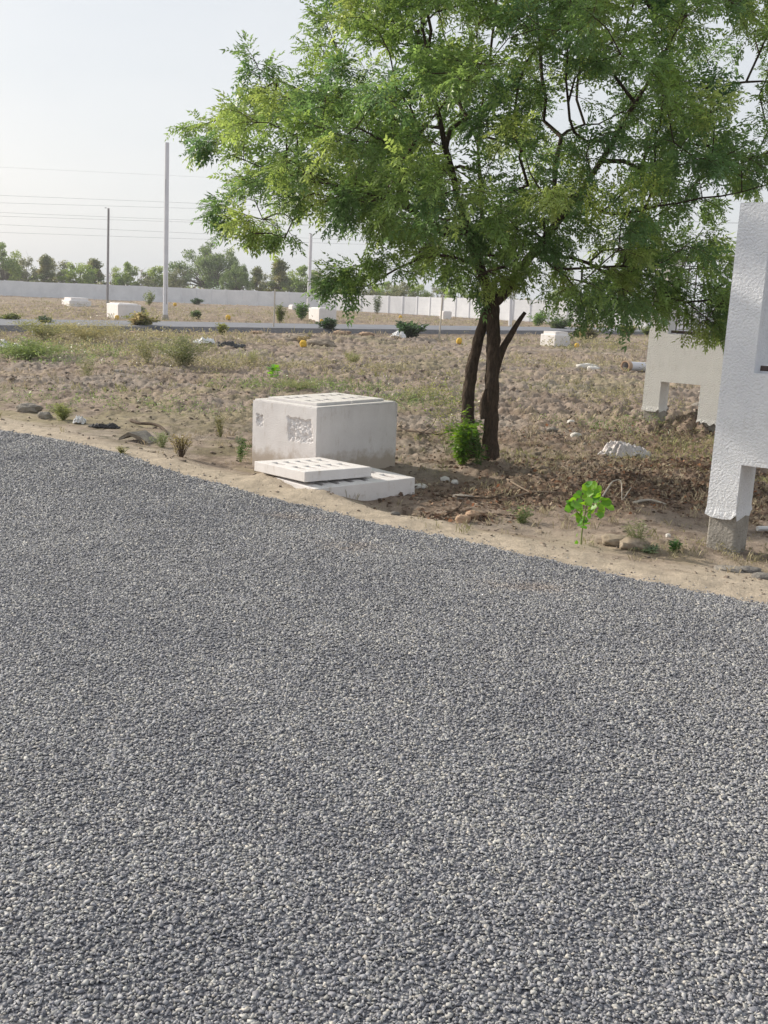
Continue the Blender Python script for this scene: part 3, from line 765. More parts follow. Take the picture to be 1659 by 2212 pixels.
for i in order:
    w = CL[i][0]
    A = np.array(nodes); dd = np.linalg.norm(A - w, axis=1); cost = dd + .22 * np.array(plen) + .5 * np.maximum(0, (A[:, 2] - w[2]) - .3 * dd)
    j = int(np.argmin(np.where(dd > .12, cost, 1e9))); L = dd[j]
    kk = max(1, int(L / .17)); prev = j; a = nodes[j]
    side = np.array([random.uniform(-1, 1), random.uniform(-1, 1), .9]) * L * .13
    for q in range(1, kk + 1):
        t = q / kk; pt = a + (w - a) * t + side * math.sin(PI * t) + (np.array([random.uniform(-1, 1) for _ in range(3)]) * .014 if q < kk else 0)
        nodes.append(pt); par.append(prev); plen.append(plen[prev] + L / kk); fixed.append(None); prev = len(nodes) - 1
    tips.append((prev, CL[i][1]))
n = len(nodes); rad = np.zeros(n)
EX = 2.35
acc = np.zeros(n)
for p_, _ in tips: acc[p_] += .0042 ** EX
for i in range(n - 1, -1, -1):
    if acc[i] == 0: acc[i] = .004 ** EX
    rad[i] = acc[i] ** (1 / EX)
    if par[i] >= 0: acc[par[i]] += acc[i]
s_ = .062 / rad[0]
rad = np.where(rad > .006, rad * (1 + (s_ - 1) * np.clip((rad - .006) / (rad[0] - .006), 0, 1)), rad)
root = empty('neem_tree', (tree_root[0], tree_root[1], tree_root[2]))
tag(root, 'large green feathery-leaved tree with twin dark trunks and wide spreading crown', 'tree')
O = tree_root
mb = MB()
def kids():
    k = [[] for _ in range(n)]
    for i in range(1, n): k[par[i]].append(i)
    return k
KD = kids()
# chains
stack = [(0, None)]
seen = set()
starts = [(c, 0) for c in KD[0]]
while starts:
    c, p0 = starts.pop(); chain = [p0, c]; cur = c
    while KD[cur]:
        ks = sorted(KD[cur], key=lambda q: -rad[q]); nx = ks[0]
        for q in ks[1:]: starts.append((q, cur))
        chain.append(nx); cur = nx
    pts = [nodes[q] - O for q in chain]; rr = [rad[q] for q in chain]; rr[0] = min(rr[0], rr[1] * 1.3)
    rr = [max(.0028, v) for v in rr]
    mb.tube(pts, rr, 10 if rr[1] > .03 else (7 if rr[1] > .012 else 4), cap=False, wob=.04 if rr[1] > .012 else 0, seed=c)
mb.build('branches', M_BARK, root, smooth=True)
def densify(pts, rr, step=.03):
    P_, R_ = [], []
    for (a, ra), (b, rb) in zip(zip(pts[:-1], rr[:-1]), zip(pts[1:], rr[1:])):
        a, b = np.array(a), np.array(b); k = max(1, int(np.linalg.norm(b - a) / step))
        for q in range(k): P_.append(a + (b - a) * q / k); R_.append(ra + (rb - ra) * q / k)
    P_.append(np.array(pts[-1])); R_.append(rr[-1])
    A = np.array(P_)
    for _ in range(8): A[1:-1] = (A[:-2] + 2 * A[1:-1] + A[2:]) / 4
    R_ = np.array(R_); R_ = R_ * (1 + .07 * fbm(np.arange(len(R_)) * .35, np.arange(len(R_)) * 0. + R_[0] * 90, 81, 3))
    return list(A), list(R_)
mb = MB()
tr1 = [PD(1056, 992, T0), PD(1058, 976, T0), PD(1060, 940, T0), PD(1062, 880, T0), PD(1063, 825, T0), PD(1066, 744, T0), PD(1065, 690, T0), PD(1062, 655, T0), PD(1058, 640, T0)]
A, R_ = densify(tr1, [.13, .095, .075, .072, .070, .068, .070, .072, .055]); mb.tube([a - O for a in A], R_, 18, wob=.07)
mb.build('trunk', M_BARK, root, smooth=True)
mb = MB(); A, R_ = densify([PD(1028, 985, T0 + .1), PD(1018, 950, T0 + .1), PD(1009, 891, T0 + .12), PD(1012, 850, T0 + .12), PD(1019, 793, T0 + .12), PD(1035, 727, T0 + .08), PD(1050, 678, T0 + .02), PD(1058, 650, T0)], [.10, .075, .066, .062, .060, .052, .05, .05]); mb.tube([a - O for a in A], R_, 16, wob=.07, seed=3); mb.build('trunk', M_BARK, root, smooth=True)
mb = MB(); A, R_ = densify([PD(1070, 815, T0 - .01), PD(1079, 773, T0 - .02), PD(1086, 752, T0 - .03), PD(1099, 730, T0 - .05), PD(1117, 700, T0 - .1), PD(1134, 675, T0 - .14)], [.02, .036, .036, .031, .026, .018]); mb.tube([a - O for a in A], R_, 10, wob=.09, seed=5); mb.build('broken_limb', M_BARK, root, smooth=True)
mb = MB(); A, R_ = densify([PD(1058, 660, T0 - .03), PD(1075, 648, T0 - .03), PD(1094, 628, T0 - .04), PD(1118, 592, T0 - .06)], [.055, .060, .054, .046]); mb.tube([a - O for a in A], R_, 14, wob=.07, seed=8); mb.build('limb', M_BARK, root, smooth=True)
mb = MB(); A, R_ = densify([PD(1045, 905, T0 - .1), PD(1040, 870, T0 - .08), PD(1050, 840, T0 - .06)], [.035, .028, .012]); mb.tube([a - O for a in A], R_, 10, wob=.09, seed=9); mb.build('broken_limb', M_BARK, root, smooth=True)

# crown: twigs with pinnate leaves around every tip
fp_, fd_, fl_, fc_ = [], [], [], []
tw = MB()
g1 = np.array([.225, .33, .095]); g2 = np.array([.115, .21, .085]); g3 = np.array([.37, .45, .15])
for (ti, sc) in tips:
    c = nodes[ti]; pd = c - nodes[par[ti]]; pd = pd / (np.linalg.norm(pd) + 1e-9)
    out = c - (fork + np.array([0, 0, 1.2])); out /= np.linalg.norm(out) + 1e-9
    young = random.random(); base = g2 + (g1 - g2) * random.random()
    if young > .80: base = g1 + (g3 - g1) * random.random() * .8
    nt_ = random.randint(4, 5)
    if random.random() < -1: base = np.array([.38, .27, .09])
    for t in range(nt_):
        d = pd * .5 + out * .45 + np.array([random.gauss(0, .75), random.gauss(0, .75), random.gauss(.0, .45)]); d /= np.linalg.norm(d)
        L = random.uniform(.20, .36) * sc
        st = c - pd * random.uniform(0, .16)
        pts = []
        for q in range(5):
            tt = q / 4; pts.append(st + d * L * tt + np.array([0, 0, -.12 * L * tt * tt * 2]))
        tw.tube([p - O for p in pts], [.0035, .003, .003, .0025, .002], 3, cap=False)
        nf = random.randint(11, 15)
        for q in range(nf):
            tt = .25 + .75 * (q + .5) / nf; k = min(3, int(tt * 4)); b = pts[k] + (pts[k + 1] - pts[k]) * (tt * 4 - k)
            az = q * 2.4 + random.random(); e = np.cross(d, [0, 0, 1.]); e /= np.linalg.norm(e) + 1e-9; f2 = np.cross(e, d)
            dd_ = (e * math.cos(az) + f2 * math.sin(az)) * (1 - .45 * tt) + d * (.3 + .8 * tt) + np.array([0, 0, random.uniform(-.6, .15)])
            fp_.append(b); fd_.append(dd_); fl_.append(random.uniform(.09, .19) * (.75 + .25 * sc)); fc_.append(base * random.uniform(.8, 1.25))
tw.build('twigs', M_TWIG, root)
fp_, fd_, fl_, fc_ = np.array(fp_), np.array(fd_), np.array(fl_), np.array(fc_)
up = np.tile([0, 0, 1.], (len(fp_), 1)) + rng.normal(0, .35, (len(fp_), 3))
V, F, kk = fronds(fp_ - O, fd_, up, fl_)
VV = V.reshape(-1, 4, 3); nl_ = len(VV); Ls = np.repeat(fl_, kk // 4)
tw_ = rng.normal(0, 1, (nl_, 3)) * (.055 * Ls)[:, None]; VV[:, 2] += tw_; VV[:, 1] += tw_ * .4 + rng.normal(0, 1, (nl_, 3)) * (.014 * Ls)[:, None]; VV[:, 3] += tw_ * .4
drop = rng.uniform(0, 1, nl_) < .13; VV[drop] = VV[drop][:, :1] + (VV[drop] - VV[drop][:, :1]) * rng.uniform(.2, .5, (drop.sum(), 1, 1))
V = VV.reshape(-1, 3)
cc = np.repeat(fc_, kk, 0); cc = cc * np.repeat(rng.uniform(.82, 1.18, (len(V) // 4, 1)), 4, 0)
np_mesh('crown', V, F, M_LEAF, root, col=cc)
print('fronds', len(fp_), 'faces', len(F), 'clusters', len(CL))
# hanging pale fruit
fv, ff, o_ = [], [], 0
ico = np.array([[0, 0, 1.2], [1, 0, 0], [0, 1, 0], [-1, 0, 0], [0, -1, 0], [0, 0, -1.2]]); icf = np.array([[0, 1, 2], [0, 2, 3], [0, 3, 4], [0, 4, 1], [5, 2, 1], [5, 3, 2], [5, 4, 3], [5, 1, 4]])
for (px, py) in ((1290, 400), (1315, 430), (1345, 385), (1360, 410), (1385, 395), (1410, 420), (1325, 360), (1400, 370), (1425, 400), (1260, 130), (1440, 230), (1455, 60), (1280, 440), (1190, 420), (1290, 90)):
    c = PD(px, py, 8.2 + random.uniform(-.5, .5))
    for s2 in range(6):
        a0 = c + np.array([random.gauss(0, .06), random.gauss(0, .06), random.gauss(0, .04)]); L = random.uniform(.1, .24)
        for q in range(int(L / .014)):
            pt = a0 + np.array([random.gauss(0, .012), random.gauss(0, .012), -q * .012 - .01]); fv.append(ico * random.uniform(.007, .010) + pt - O); ff.append(icf + o_); o_ += 6
np_mesh('fruit', np.vstack(fv), np.vstack(ff), M_LEAF, root, col=np.array([.36, .44, .11]))['kind'] = 'stuff'

# ------------------------------------------------------------------ shrubs and weeds
OVAL = np.array([[0, 0, 0], [.5, .5, .04], [1, 0, -.05], [.5, -.5, .04]])
OVAL6 = np.array([[0, 0, 0], [.35, .46, .05], [.8, .38, .03], [1, 0, -.06], [.8, -.38, .03], [.35, -.46, .05]])
def plant(name, label, cat, base, h, w, nst, nlf, ll, lw, col, col2, seed, stemr=.004, stemm=None, upright=.7, clump=0., group=None, droop=.1, root=None, lmat=None, partname='leaves', start=.2, curve=.3):
    rs = np.random.default_rng(seed)
    r = root if root is not None else tag(empty(name, base), label, cat, group)
    mb = MB(); pos, dr, ln, cl = [], [], [], []
    if root is None and name != 'roadside_bush': nlf = int(nlf * 3.); ll = ll * (1.1 if base[1] < 14 else 1.35); stemr *= .55; clump = max(clump, .07); h = h * 1.15; 
    loc0 = np.array(base) - np.array(r.location) if root is not None else np.zeros(3)
    for s in range(nst):
        az = rs.uniform(0, 2 * PI); rr_ = rs.uniform(0, 1) ** .6
        hh = h * rs.uniform(.6, 1.) * (1 - .25 * rr_)
        tip = np.array([math.cos(az) * rr_ * w / 2, math.sin(az) * rr_ * w / 2, hh])
        mid = tip * np.array([curve, curve, .55]) + rs.normal(0, .10 * min(h, w), 3)
        b0 = np.array([rs.normal(0, .02 * w), rs.normal(0, .02 * w), -.03])
        pts = []
        for q in range(6):
            t = q / 5; pts.append(b0 * (1 - t) ** 2 + 2 * mid * t * (1 - t) + tip * t * t + loc0)
        mb.tube(pts, [stemr * (1 - .7 * q / 5) for q in range(6)], 4, cap=False)
        c = np.array(col) + (np.array(col2) - np.array(col)) * rs.uniform()
        m = max(1, nlf // nst)
        for q in range(m):
            t = start + (1 - start) * rs.uniform() ** .8; k = min(4, int(t * 5)); p = pts[k] + (pts[k + 1] - pts[k]) * (t * 5 - k)
            a = rs.uniform(0, 2 * PI); p = p + rs.normal(0, .035, 3) * min(h, w)
            d = np.array([math.cos(a), math.sin(a), rs.uniform(-droop, upright)])
            off = d * clump * rs.uniform(0, 1) * w
            pos.append(p + off); dr.append(d); ln.append(ll * rs.uniform(.6, 1.2)); cl.append(c * rs.uniform(.75, 1.25))
    mb.build('stems', stemm or M_STEM, r)
    pos, dr, ln, cl = map(np.array, (pos, dr, ln, cl))
    up = np.tile([0, 0, 1.], (len(pos), 1)) + rs.normal(0, .4, (len(pos), 3))
    V, F = leaves(pos, dr, up, ln, np.full(len(pos), lw), OVAL)
    np_mesh(partname, V, F, lmat or M_LEAF, r, col=np.repeat(cl, 4, 0))
    return r
GR = (.06, .12, .035); GR2 = (.11, .18, .05); DK = (.035, .075, .03); DK2 = (.06, .11, .045); YG = (.20, .24, .07); YG2 = (.28, .28, .10); OL = (.13, .15, .07); ST = (.35, .29, .15); ST2 = (.26, .22, .11); GG = (.14, .20, .11)
# shoots at the foot of the tree (part of the tree)
b = G(1022, 985)
def child_plant(px, py, dy, z, h, w, n, nl, seed, c1, c2, ll, lw=.55, start=.2):
    bb = PD(px, py, dy); bb[2] = z
    rs = plant('shoots', None, None, bb, h, w, n, nl, ll, lw, c1, c2, seed, root=root, start=start, partname='shoot_leaves', upright=.3, droop=.5); return rs
bb = b.copy(); child_plant(1000, 982, T0 - .22, b[2], .66, .46, 20, 800, 5, (.09, .20, .03), (.20, .34, .05), .068)
child_plant(1035, 986, T0 - .28, b[2], .46, .26, 10, 260, 6, (.05, .12, .03), (.12, .24, .04), .045)
# tall thin weed sprays left of the trunks
plant('weed', 'tall wispy pale green weed sprays just left of the twin tree trunks', 'weed', G(968, 985), .95, .8, 18, 420, .03, .5, (.22, .30, .08), (.32, .32, .14), 7, .003)
plant('roadside_bush', 'small yellowish bush with dark woody stems by the road edge', 'bush', G(391, 985), .27, .27, 26, 1100, .018, .5, (.20, .18, .06), (.30, .26, .10), 11, .004, M_TWIG, start=.45)
plant('weed', 'pale green leafy weed just left of the yellowish roadside bush', 'weed', G(350, 965), .17, .3, 16, 260, .022, .4, (.20, .26, .12), (.27, .30, .16), 12)
plant('weed', 'green grassy weed clump beside the two verge rocks at left', 'weed', G(137, 908), .20, .36, 30, 320, .05, .16, (.17, .24, .08), (.27, .29, .11), 13)
plant('weed', 'tall leafy weed just left of the big chamber and loose slab', 'weed', G(519, 998), .26, .18, 9, 130, .03, .45, (.09, .16, .06), (.18, .24, .10), 14)
plant('weed', 'upright yellowish weed left of the big chamber', 'weed', G(477, 944), .30, .2, 12, 260, .02, .5, (.14, .15, .06), (.28, .26, .12), 15)
plant('weed', 'tiny green weed at the asphalt edge left of the bush', 'weed', G(264, 980), .07, .14, 12, 90, .025, .3, (.18, .21, .08), (.27, .26, .12), 16)
plant('weed', 'small green weed in the dry soil between the chamber pit and the sapling', 'weed', G(1130, 1128), .13, .24, 12, 150, .022, .5, (.10, .16, .07), (.2, .24, .1), 17)
plant('weed', 'wispy green weed right of the bright sapling', 'weed', G(1378, 1185), .22, .22, 14, 160, .03, .2, (.16, .2, .1), (.26, .27, .14), 18)
plant('weed', 'low grey green creeping weed on the verge near the pillar', 'weed', G(1400, 1192), .04, .26, 12, 130, .022, .5, (.14, .2, .12), (.18, .24, .14), 19)
plant('weed', 'small dark green seedling on the verge left of the near pillar', 'weed', G(1455, 1196), .09, .1, 6, 50, .03, .5, (.06, .14, .05), (.1, .2, .06), 20)
plant('weed', 'large feathery green weed in the field at left', 'weed', G(398, 790), .70, 1.25, 44, 1300, .045, .3, (.15, .19, .08), (.23, .25, .11), 21)
plant('weed', 'feathery pale weed left of the large feathery one', 'weed', G(318, 786), .60, .9, 26, 500, .045, .25, (.20, .23, .10), (.30, .28, .14), 22)
plant('weed', 'thin spiky green weed standing alone in the left field', 'weed', G(190, 815), .55, .5, 12, 170, .05, .22, (.2, .24, .11), (.28, .28, .15), 23)
plant('weed', 'bright green low weed mat at the far left of the field', 'weed', G(60, 775), .45, 1.9, 50, 1200, .05, .35, (.15, .23, .07), (.24, .30, .10), 24, upright=.4)
plant('weed', 'tall green weeds behind the short white leaning stake', 'weed', G(95, 738), .6, 2.4, 50, 1000, .06, .3, (.2, .23, .09), (.30, .29, .12), 25)
plant('weed', 'yellow green dry weeds in front of the far road at left', 'weed', G(190, 738), .55, 2.6, 60, 1100, .06, .22, (.28, .27, .11), (.34, .31, .15), 26)
plant('weed', 'tiny bright green seedling in the open field above the big chamber', 'weed', G(594, 822), .36, .22, 5, 14, .09, .8, (.14, .33, .04), (.2, .4, .05), 27)
plant('weed', 'light green grassy weed in mid field right of the seedling', 'weed', G(762, 785), .35, .45, 20, 260, .05, .2, (.22, .26, .09), (.28, .3, .13), 28)
plant('weed', 'pale thin weeds right behind the big chamber', 'weed', G(890, 870), .25, .9, 22, 240, .03, .35, (.22, .26, .1), (.3, .3, .15), 29)
plant('weed', 'pale grassy weed in the field left of the feathery middle', 'weed', G(540, 795), .35, .9, 22, 240, .04, .25, (.24, .27, .12), (.3, .3, .15), 30)
plant('weed', 'greenish grass patch behind the big chamber at left', 'weed', G(640, 838), .18, 1.4, 40, 420, .04, .2, (.22, .25, .11), (.3, .3, .15), 31)
# shrubs along the far road and near the wall
SH = [(97, 708, 26, 18, 'dark green shrub on the far road edge at far left', DK, DK2), (707, 718, 34, 22, 'round dark green shrub at the far road edge below the drooping branch', DK, DK2),
      (882, 732, 52, 28, 'wide dark green shrub before the far road, beside white litter', DK, DK2), (651, 694, 26, 28, 'bright green leafy shrub just left of the white chamber', (.06, .15, .03), (.12, .22, .04)),
      (1160, 705, 40, 27, 'bright green round shrub beyond the far road right of the tree trunks', (.09, .2, .04), (.17, .28, .06)), (1205, 716, 46, 22, 'dull green shrub on the raised chamber cover at right', GR, OL),
      (469, 658, 46, 36, 'big green shrub standing in front of the grey wall, left of centre', (.07, .14, .05), (.12, .2, .08)), (500, 652, 26, 20, 'thin pale shrub right of the big one at the wall', OL, YG),
      (425, 658, 22, 10, 'low dark shrub by the wall left of the big one', DK, DK2), (293, 648, 20, 12, 'dark low shrub by the wall between the two left poles', DK, DK2), (322, 665, 20, 24, 'yellow green plant beside the tallest pole', YG, GR2),
      (560, 657, 20, 8, 'small low shrub by the wall left of the leaning stake', DK, OL), (771, 671, 24, 12, 'dark shrub by the wall right of the low drooping branch', DK, DK2), (814, 680, 20, 34, 'slim tall plant against the wall right of the low branch', GR, OL),
      (305, 690, 18, 18, 'dark plant at the right foot of the tall white chamber', DK, DK2), (1352, 724, 34, 17, 'yellow green shrub before the far road left of the far stilt wall', (.16, .2, .06), YG2), (1400, 725, 26, 14, 'low shrub beside the far stilt wall column', (.12, .18, .05), YG),
      (423, 690, 22, 16, 'small green plant beyond the far road left of centre', GR, GR2), (604, 700, 22, 30, 'thin green plant beside the leaning stake', (.15, .18, .07), YG), (1265, 735, 46, 20, 'brownish scrubby plant right of the low slabbed chamber', ST2, OL),
      (480, 722, 26, 18, 'yellowish tuft plant before the far road', YG, YG2), (5, 690, 16, 10, 'low green plant at the far left edge on the far road', DK, DK2), (770, 660, 14, 8, 'very small shrub in front of the wall centre', DK, OL), (1440, 690, 10, 8, 'tiny shrub behind the far stilt wall', DK, OL), (25, 700, 30, 16, 'pale weedy plant near the far road at far left', YG, OL),
      (300, 712, 60, 26, 'dry yellow green weed bank before the far road below the tallest pole', YG, ST), (655, 745, 30, 14, 'dry tuft behind the yellow stone', ST, ST2)]
for i, (px, py, wpx, hpx, lb, c1, c2) in enumerate(SH):
    b = G(px, py); s = b[1] / FPX; w = wpx * s * 1.3; h = hpx * s * 1.3
    plant('shrub', lb, 'shrub', b, h, w, 22, 420 if wpx > 20 else 220, max(.05, min(.16, w * .12)), .45, c1, c2, 100 + i, .01 * max(.4, w / 1.5), M_TWIG, upright=.7, clump=.06, curve=.5, start=.15)

# bright sapling with broad leaves
b = G(1255, 1173); r = tag(empty('sapling', b), 'bright green broad-leaved sapling standing alone at the verge', 'sapling')
sc = FPX / b[1]
def q3(px, py, dy=0.): v = PD(px, py, b[1] + dy) - b; return v
mb = MB(); mb.tube([(0, 0, -.03), q3(1257, 1150), q3(1262, 1120), q3(1268, 1085, .01), q3(1276, 1050)], [.006, .0055, .005, .004, .003], 6, cap=False)
mb.tube([q3(1261, 1125), q3(1246, 1105, -.03), q3(1238, 1080, -.05)], [.004, .0035, .003], 5, cap=False); mb.tube([q3(1264, 1108), q3(1284, 1094, .03), q3(1300, 1085, .05)], [.004, .0035, .003], 5, cap=False)
mb.build('stems', M_STEM, r, smooth=True)
LV = [(1268, 1052, 22), (1282, 1048, 20), (1292, 1056, 18), (1276, 1066, 20), (1262, 1062, 16), (1237, 1080, 20), (1246, 1072, 18), (1232, 1096, 22), (1248, 1092, 20), (1258, 1088, 18), (1242, 1112, 20), (1272, 1084, 22), (1286, 1078, 22), (1282, 1098, 20), (1296, 1092, 22), (1310, 1084, 24),
      (1312, 1096, 22), (1300, 1106, 20), (1254, 1108, 22), (1262, 1122, 18), (1256, 1134, 20), (1268, 1132, 16), (1290, 1112, 14), (1275, 1108, 16), (1250, 1124, 16), (1247, 1155, 10), (1244, 1172, 12), (1288, 1064, 15), (1240, 1088, 16), (1296, 1080, 18), (1265, 1074, 18), (1228, 1086, 14)]; LV += [(x + dx_, y + dy_, s * .85) for (x, y, s), dx_, dy_ in zip(LV[:24], [5, -6, 4, -5, 7, -3] * 4, [-6, 4, 6, -4, 2, 7] * 4)]
rs = random.Random(4); Vv, Ff, Cc = [], [], []; o_ = 0
for (px, py, s) in LV:
    c = q3(px, py, rs.uniform(-.07, .07)); L = s / sc * 1.05
    a = math.atan2(c[2] - .3, c[0] - .03) if rs.random() < .6 else rs.uniform(0, 2 * PI); d = np.array([math.cos(a), rs.uniform(-.7, .7), math.sin(a) * .7 + .1]); d /= np.linalg.norm(d)
    upv = np.array([rs.uniform(-.8, .3), rs.uniform(-1., .2), rs.uniform(.2, 1.)])
    R = rot_from_dirs(d[None], upv[None])[0]; T = OVAL6 * L; T[:, 0] -= L * .5; T[[1, 2, 4, 5], 2] += L * rs.uniform(.02, .14)
    Vl = T @ R.T + c; Vv.append(Vl); Ff.append([(o_, o_ + 1, o_ + 2, o_ + 3), (o_, o_ + 3, o_ + 4, o_ + 5)]); o_ += 6
    k = rs.random(); Cc.append(np.tile(np.array([.08, .24, .035]) * (1 - k) + np.array([.22, .42, .05]) * k, (6, 1)))
np_mesh('leaves', np.vstack(Vv), np.array(sum(Ff, [])), M_LEAF, r, col=np.vstack(Cc))

# ------------------------------------------------------------------ stones, litter, clods
def lump(name, base, sx, sy, sz, m, label, cat, seed, group=None, rough=.25, flat=False, rz=0., emb=.25):
    rs = np.random.default_rng(seed); nu_, nv_ = 30, 18
    V = []; rough = max(rough, .1) * 1.5
    for j in range(nv_ + 1):
        ph = PI * j / nv_
        for i in range(nu_):
            th = 2 * PI * i / nu_; V.append((math.sin(ph) * math.cos(th), math.sin(ph) * math.sin(th), math.cos(ph)))
    V = np.array(V); k = rs.uniform(0, 50)
    d = 1 + rough * (fbm(V[:, 0] * 1.4 + k, V[:, 1] * 1.4 + V[:, 2] * 1.9 + k, seed, 5, g=.65) + .5 * fbm(V[:, 0] * 3 - k, V[:, 1] * 2 - V[:, 2] * 3.9 + k, seed + 5, 4, g=.7))
    V = V * d[:, None]; V = np.sign(V) * np.abs(V) ** .85
    V = V * np.array([sx / 2, sy / 2, sz / 2]); V[:, 2] += sz * (.5 - emb)
    F = [(j * nu_ + i, (j + 1) * nu_ + i, (j + 1) * nu_ + (i + 1) % nu_, j * nu_ + (i + 1) % nu_) for j in range(nv_) for i in range(nu_)]
    o = np_mesh(name, V, np.array(F), m, smooth=not flat); o.location = base; o.rotation_euler = (0, 0, rz)
    tag(o, label, cat, group); return o
lump('rock', G(62, 890), .33, .22, .15, M_ROCK, 'larger grey rock on the sandy verge at far left', 'rock', 1)
lump('rock', G(98, 904), .17, .14, .12, M_ROCK, 'smaller grey rock right of the larger verge rock at far left', 'rock', 2)
lump('rock', G(143, 807 ), .4, .3, .2, M_ROCK, 'grey stone in the left field beside the spiky weed', 'rock', 33) if False else None
lump('rock', G(253, 805), .3, .22, .14, M_ROCK, 'grey stone lying in the left field below the feathery weeds', 'rock', 3)
lump('rock', G(999, 1122), .12, .10, .08, M_ROCKO, 'left one of the two ochre stones touching each other at the verge', 'rock', 4)
lump('rock', G(1020, 1121), .12, .10, .08, M_ROCKO, 'right one of the two ochre stones touching each other at the verge', 'rock', 5)
lump('rock', G(1000, 1078), .20, .12, .06, M_ROCK, 'flat tan stone in the shade above the two ochre stones', 'rock', 6)
lump('rock', G(1129, 1112), .08, .07, .07, M_ROCKO, 'small reddish stone above the small green weed', 'rock', 7)
lump('rock', G(982, 1045), .07, .06, .05, M_ROCKW, 'round white stone in the shade right of the big chamber', 'rock', 8)
lump('rock', G(961, 1037), .09, .07, .06, M_ROCKW, 'white stone left of the round white one near the big chamber', 'rock', 9)
lump('rock', G(908, 1056), .13, .08, .05, M_ROCKW, 'flat white stone at the end of the sunk chamber', 'rock', 10)
lump('rock', G(1243, 953), .14, .10, .09, M_ROCKW, 'white stone left of the crumpled sack', 'rock', 11)
lump('rock', G(1192, 925), .14, .10, .07, M_ROCK, 'grey stone right of the tree foot', 'rock', 12)
lump('rock', G(1234, 912), .12, .10, .08, M_ROCKW, 'pale stone in the field above the sack', 'rock', 13)
lump('rock', G(1443, 1160), .04, .04, .035, M_ROCKW, 'tiny white pebble left of the pillar footing', 'rock', 14)
lump('rock', G(1335, 1170), .25, .16, .09, M_CLOD, 'rounded earth lump right of the sapling foot', 'clod', 15)
lump('rock', G(1370, 1185), .22, .18, .10, M_CLOD, 'larger earth lump beside the wispy weed on the verge', 'clod', 16)
lump('rock', G(1268, 796), .55, .3, .2, M_ROCKW, 'white broken block in the field left of the concrete pipe', 'rock', 17)
lump('rock', G(1281, 798), .3, .25, .16, M_ROCKW, 'smaller white broken piece touching the white block in the field', 'rock', 18)
lump('rock', G(1572, 1228), .20, .14, .04, M_ROCK, 'flat tan stone at the verge below the pillar footing', 'rock', 19)
lump('rock', G(1620, 1233), .16, .11, .05, M_SLATE, 'dark grey flat stone at the right verge edge', 'rock', 20)
lump('rock', G(1650, 1245), .14, .10, .05, M_SLATE, 'dark stone cut by the right picture edge at the verge', 'rock', 21)
lump('rock', G(560 + 12, 880 - 2), .1, .1, .06, M_ROCK, 'small grey stone behind the big chamber', 'rock', 22) if False else None
lump('rubble', G(1412, 897), .42, .3, .16, M_ROCK, 'broken concrete rubble at the foot of the far stilt wall column', 'rubble', 23, rough=.5, flat=True)
lump('rubble', G(1395, 912), .5, .22, .10, M_ROCK, 'flat rubble spread in front of the far column foot', 'rubble', 24, rough=.5, flat=True)
lump('rubble', G(1512, 882), .35, .25, .14, M_ROCK, 'grey rubble beside the second far stilt leg', 'rubble', 25, rough=.5, flat=True)
lump('rubble', G(388, 1115 - 90), .05, .05, .03, M_SLATE, 'loose', 'rock', 26) if False else None
lump('rock', G(855, 1112), .07, .05, .035, M_SLATE, 'dark chip of asphalt on the sandy verge below the sunk chamber', 'rock', 27)
# tilted slate slab over a hole
mb = MB(); mb.add([(-.19, -.08, -.02), (-.05, -.1, .055), (.10, -.11, .03), (.2, -.07, -.05), (.2, .10, -.03), (.02, .13, .06), (-.16, .1, .02), (-.19, -.08, -.05), (-.05, -.08, .02), (.10, -.09, -.005), (.2, -.06, -.08), (.2, .10, -.06), (.02, .13, .03), (-.16, .1, -.01)],
                   [(0, 1, 2, 3, 4, 5, 6)[::1], (13, 12, 11, 10, 9, 8, 7)] + [(i, i + 7, (i + 1) % 7 + 7, (i + 1) % 7) for i in range(7)])
o = mb.build('stone_slab', M_ROCK); o.location = G(297, 952) + np.array([0, 0, .05]); o.rotation_euler = (0, 0, -.4); tag(o, 'tilted flat grey stone over a dark hollow on the left verge', 'rock')
# crumpled things: a folded sheet
def crumple(name, base, sx, sy, h, m, label, cat, seed, rz=0.):
    n_ = 34; a = np.linspace(-1, 1, n_); A, B = np.meshgrid(a, a, indexing='ij'); A, B = A.ravel(), B.ravel()
    rad_ = 1 + .25 * fbm(np.arctan2(B, A) * 1.5 + 9, A * 0, seed + 3, 3)
    z = (.75 + fbm(A * 2.3, B * 1.9, seed, 5, g=.62) * 1.6) * h * np.clip(1.15 - (A * A + B * B), 0, 1) ** .6
    wx = A * rad_ * sx / 2 + .03 * sx * fbm(A * 3, B * 3, seed + 1); wy = B * rad_ * sy / 2 + .03 * fbm(A * 3, B * 3, seed + 2)
    V = np.stack([wx, wy, np.maximum(z, -.01) + .006], 1); I = np.arange(n_ * n_).reshape(n_, n_)
    F = np.stack([I[:-1, :-1].ravel(), I[1:, :-1].ravel(), I[1:, 1:].ravel(), I[:-1, 1:].ravel()], 1)
    cen = V[F].mean(1); ok = (cen[:, 0] / sx * 2) ** 2 + (cen[:, 1] / sy * 2) ** 2 < 1.05 + .3 * fbm(cen[:, 0] * 9, cen[:, 1] * 9, seed)
    o = np_mesh(name, V, F[ok], m); o.location = base; o.rotation_euler = (0, 0, rz); tag(o, label, cat)
    md_ = o.modifiers.new('solid', 'SOLIDIFY'); md_.thickness = .004; return o
crumple('cloth_sack', G(1345, 990), .60, .36, .13, M_SACK, 'crumpled pinkish white sack lying between tree and pillar', 'sack', 3, .1)
crumple('plastic_litter', G(172, 916), .16, .12, .06, M_WHITE, 'white crumpled plastic litter on the left verge', 'litter', 5)
crumple('plastic_litter', G(225, 925), .38, .16, .05, M_BLACK, 'black crumpled plastic right of the white litter on the verge', 'litter', 6)
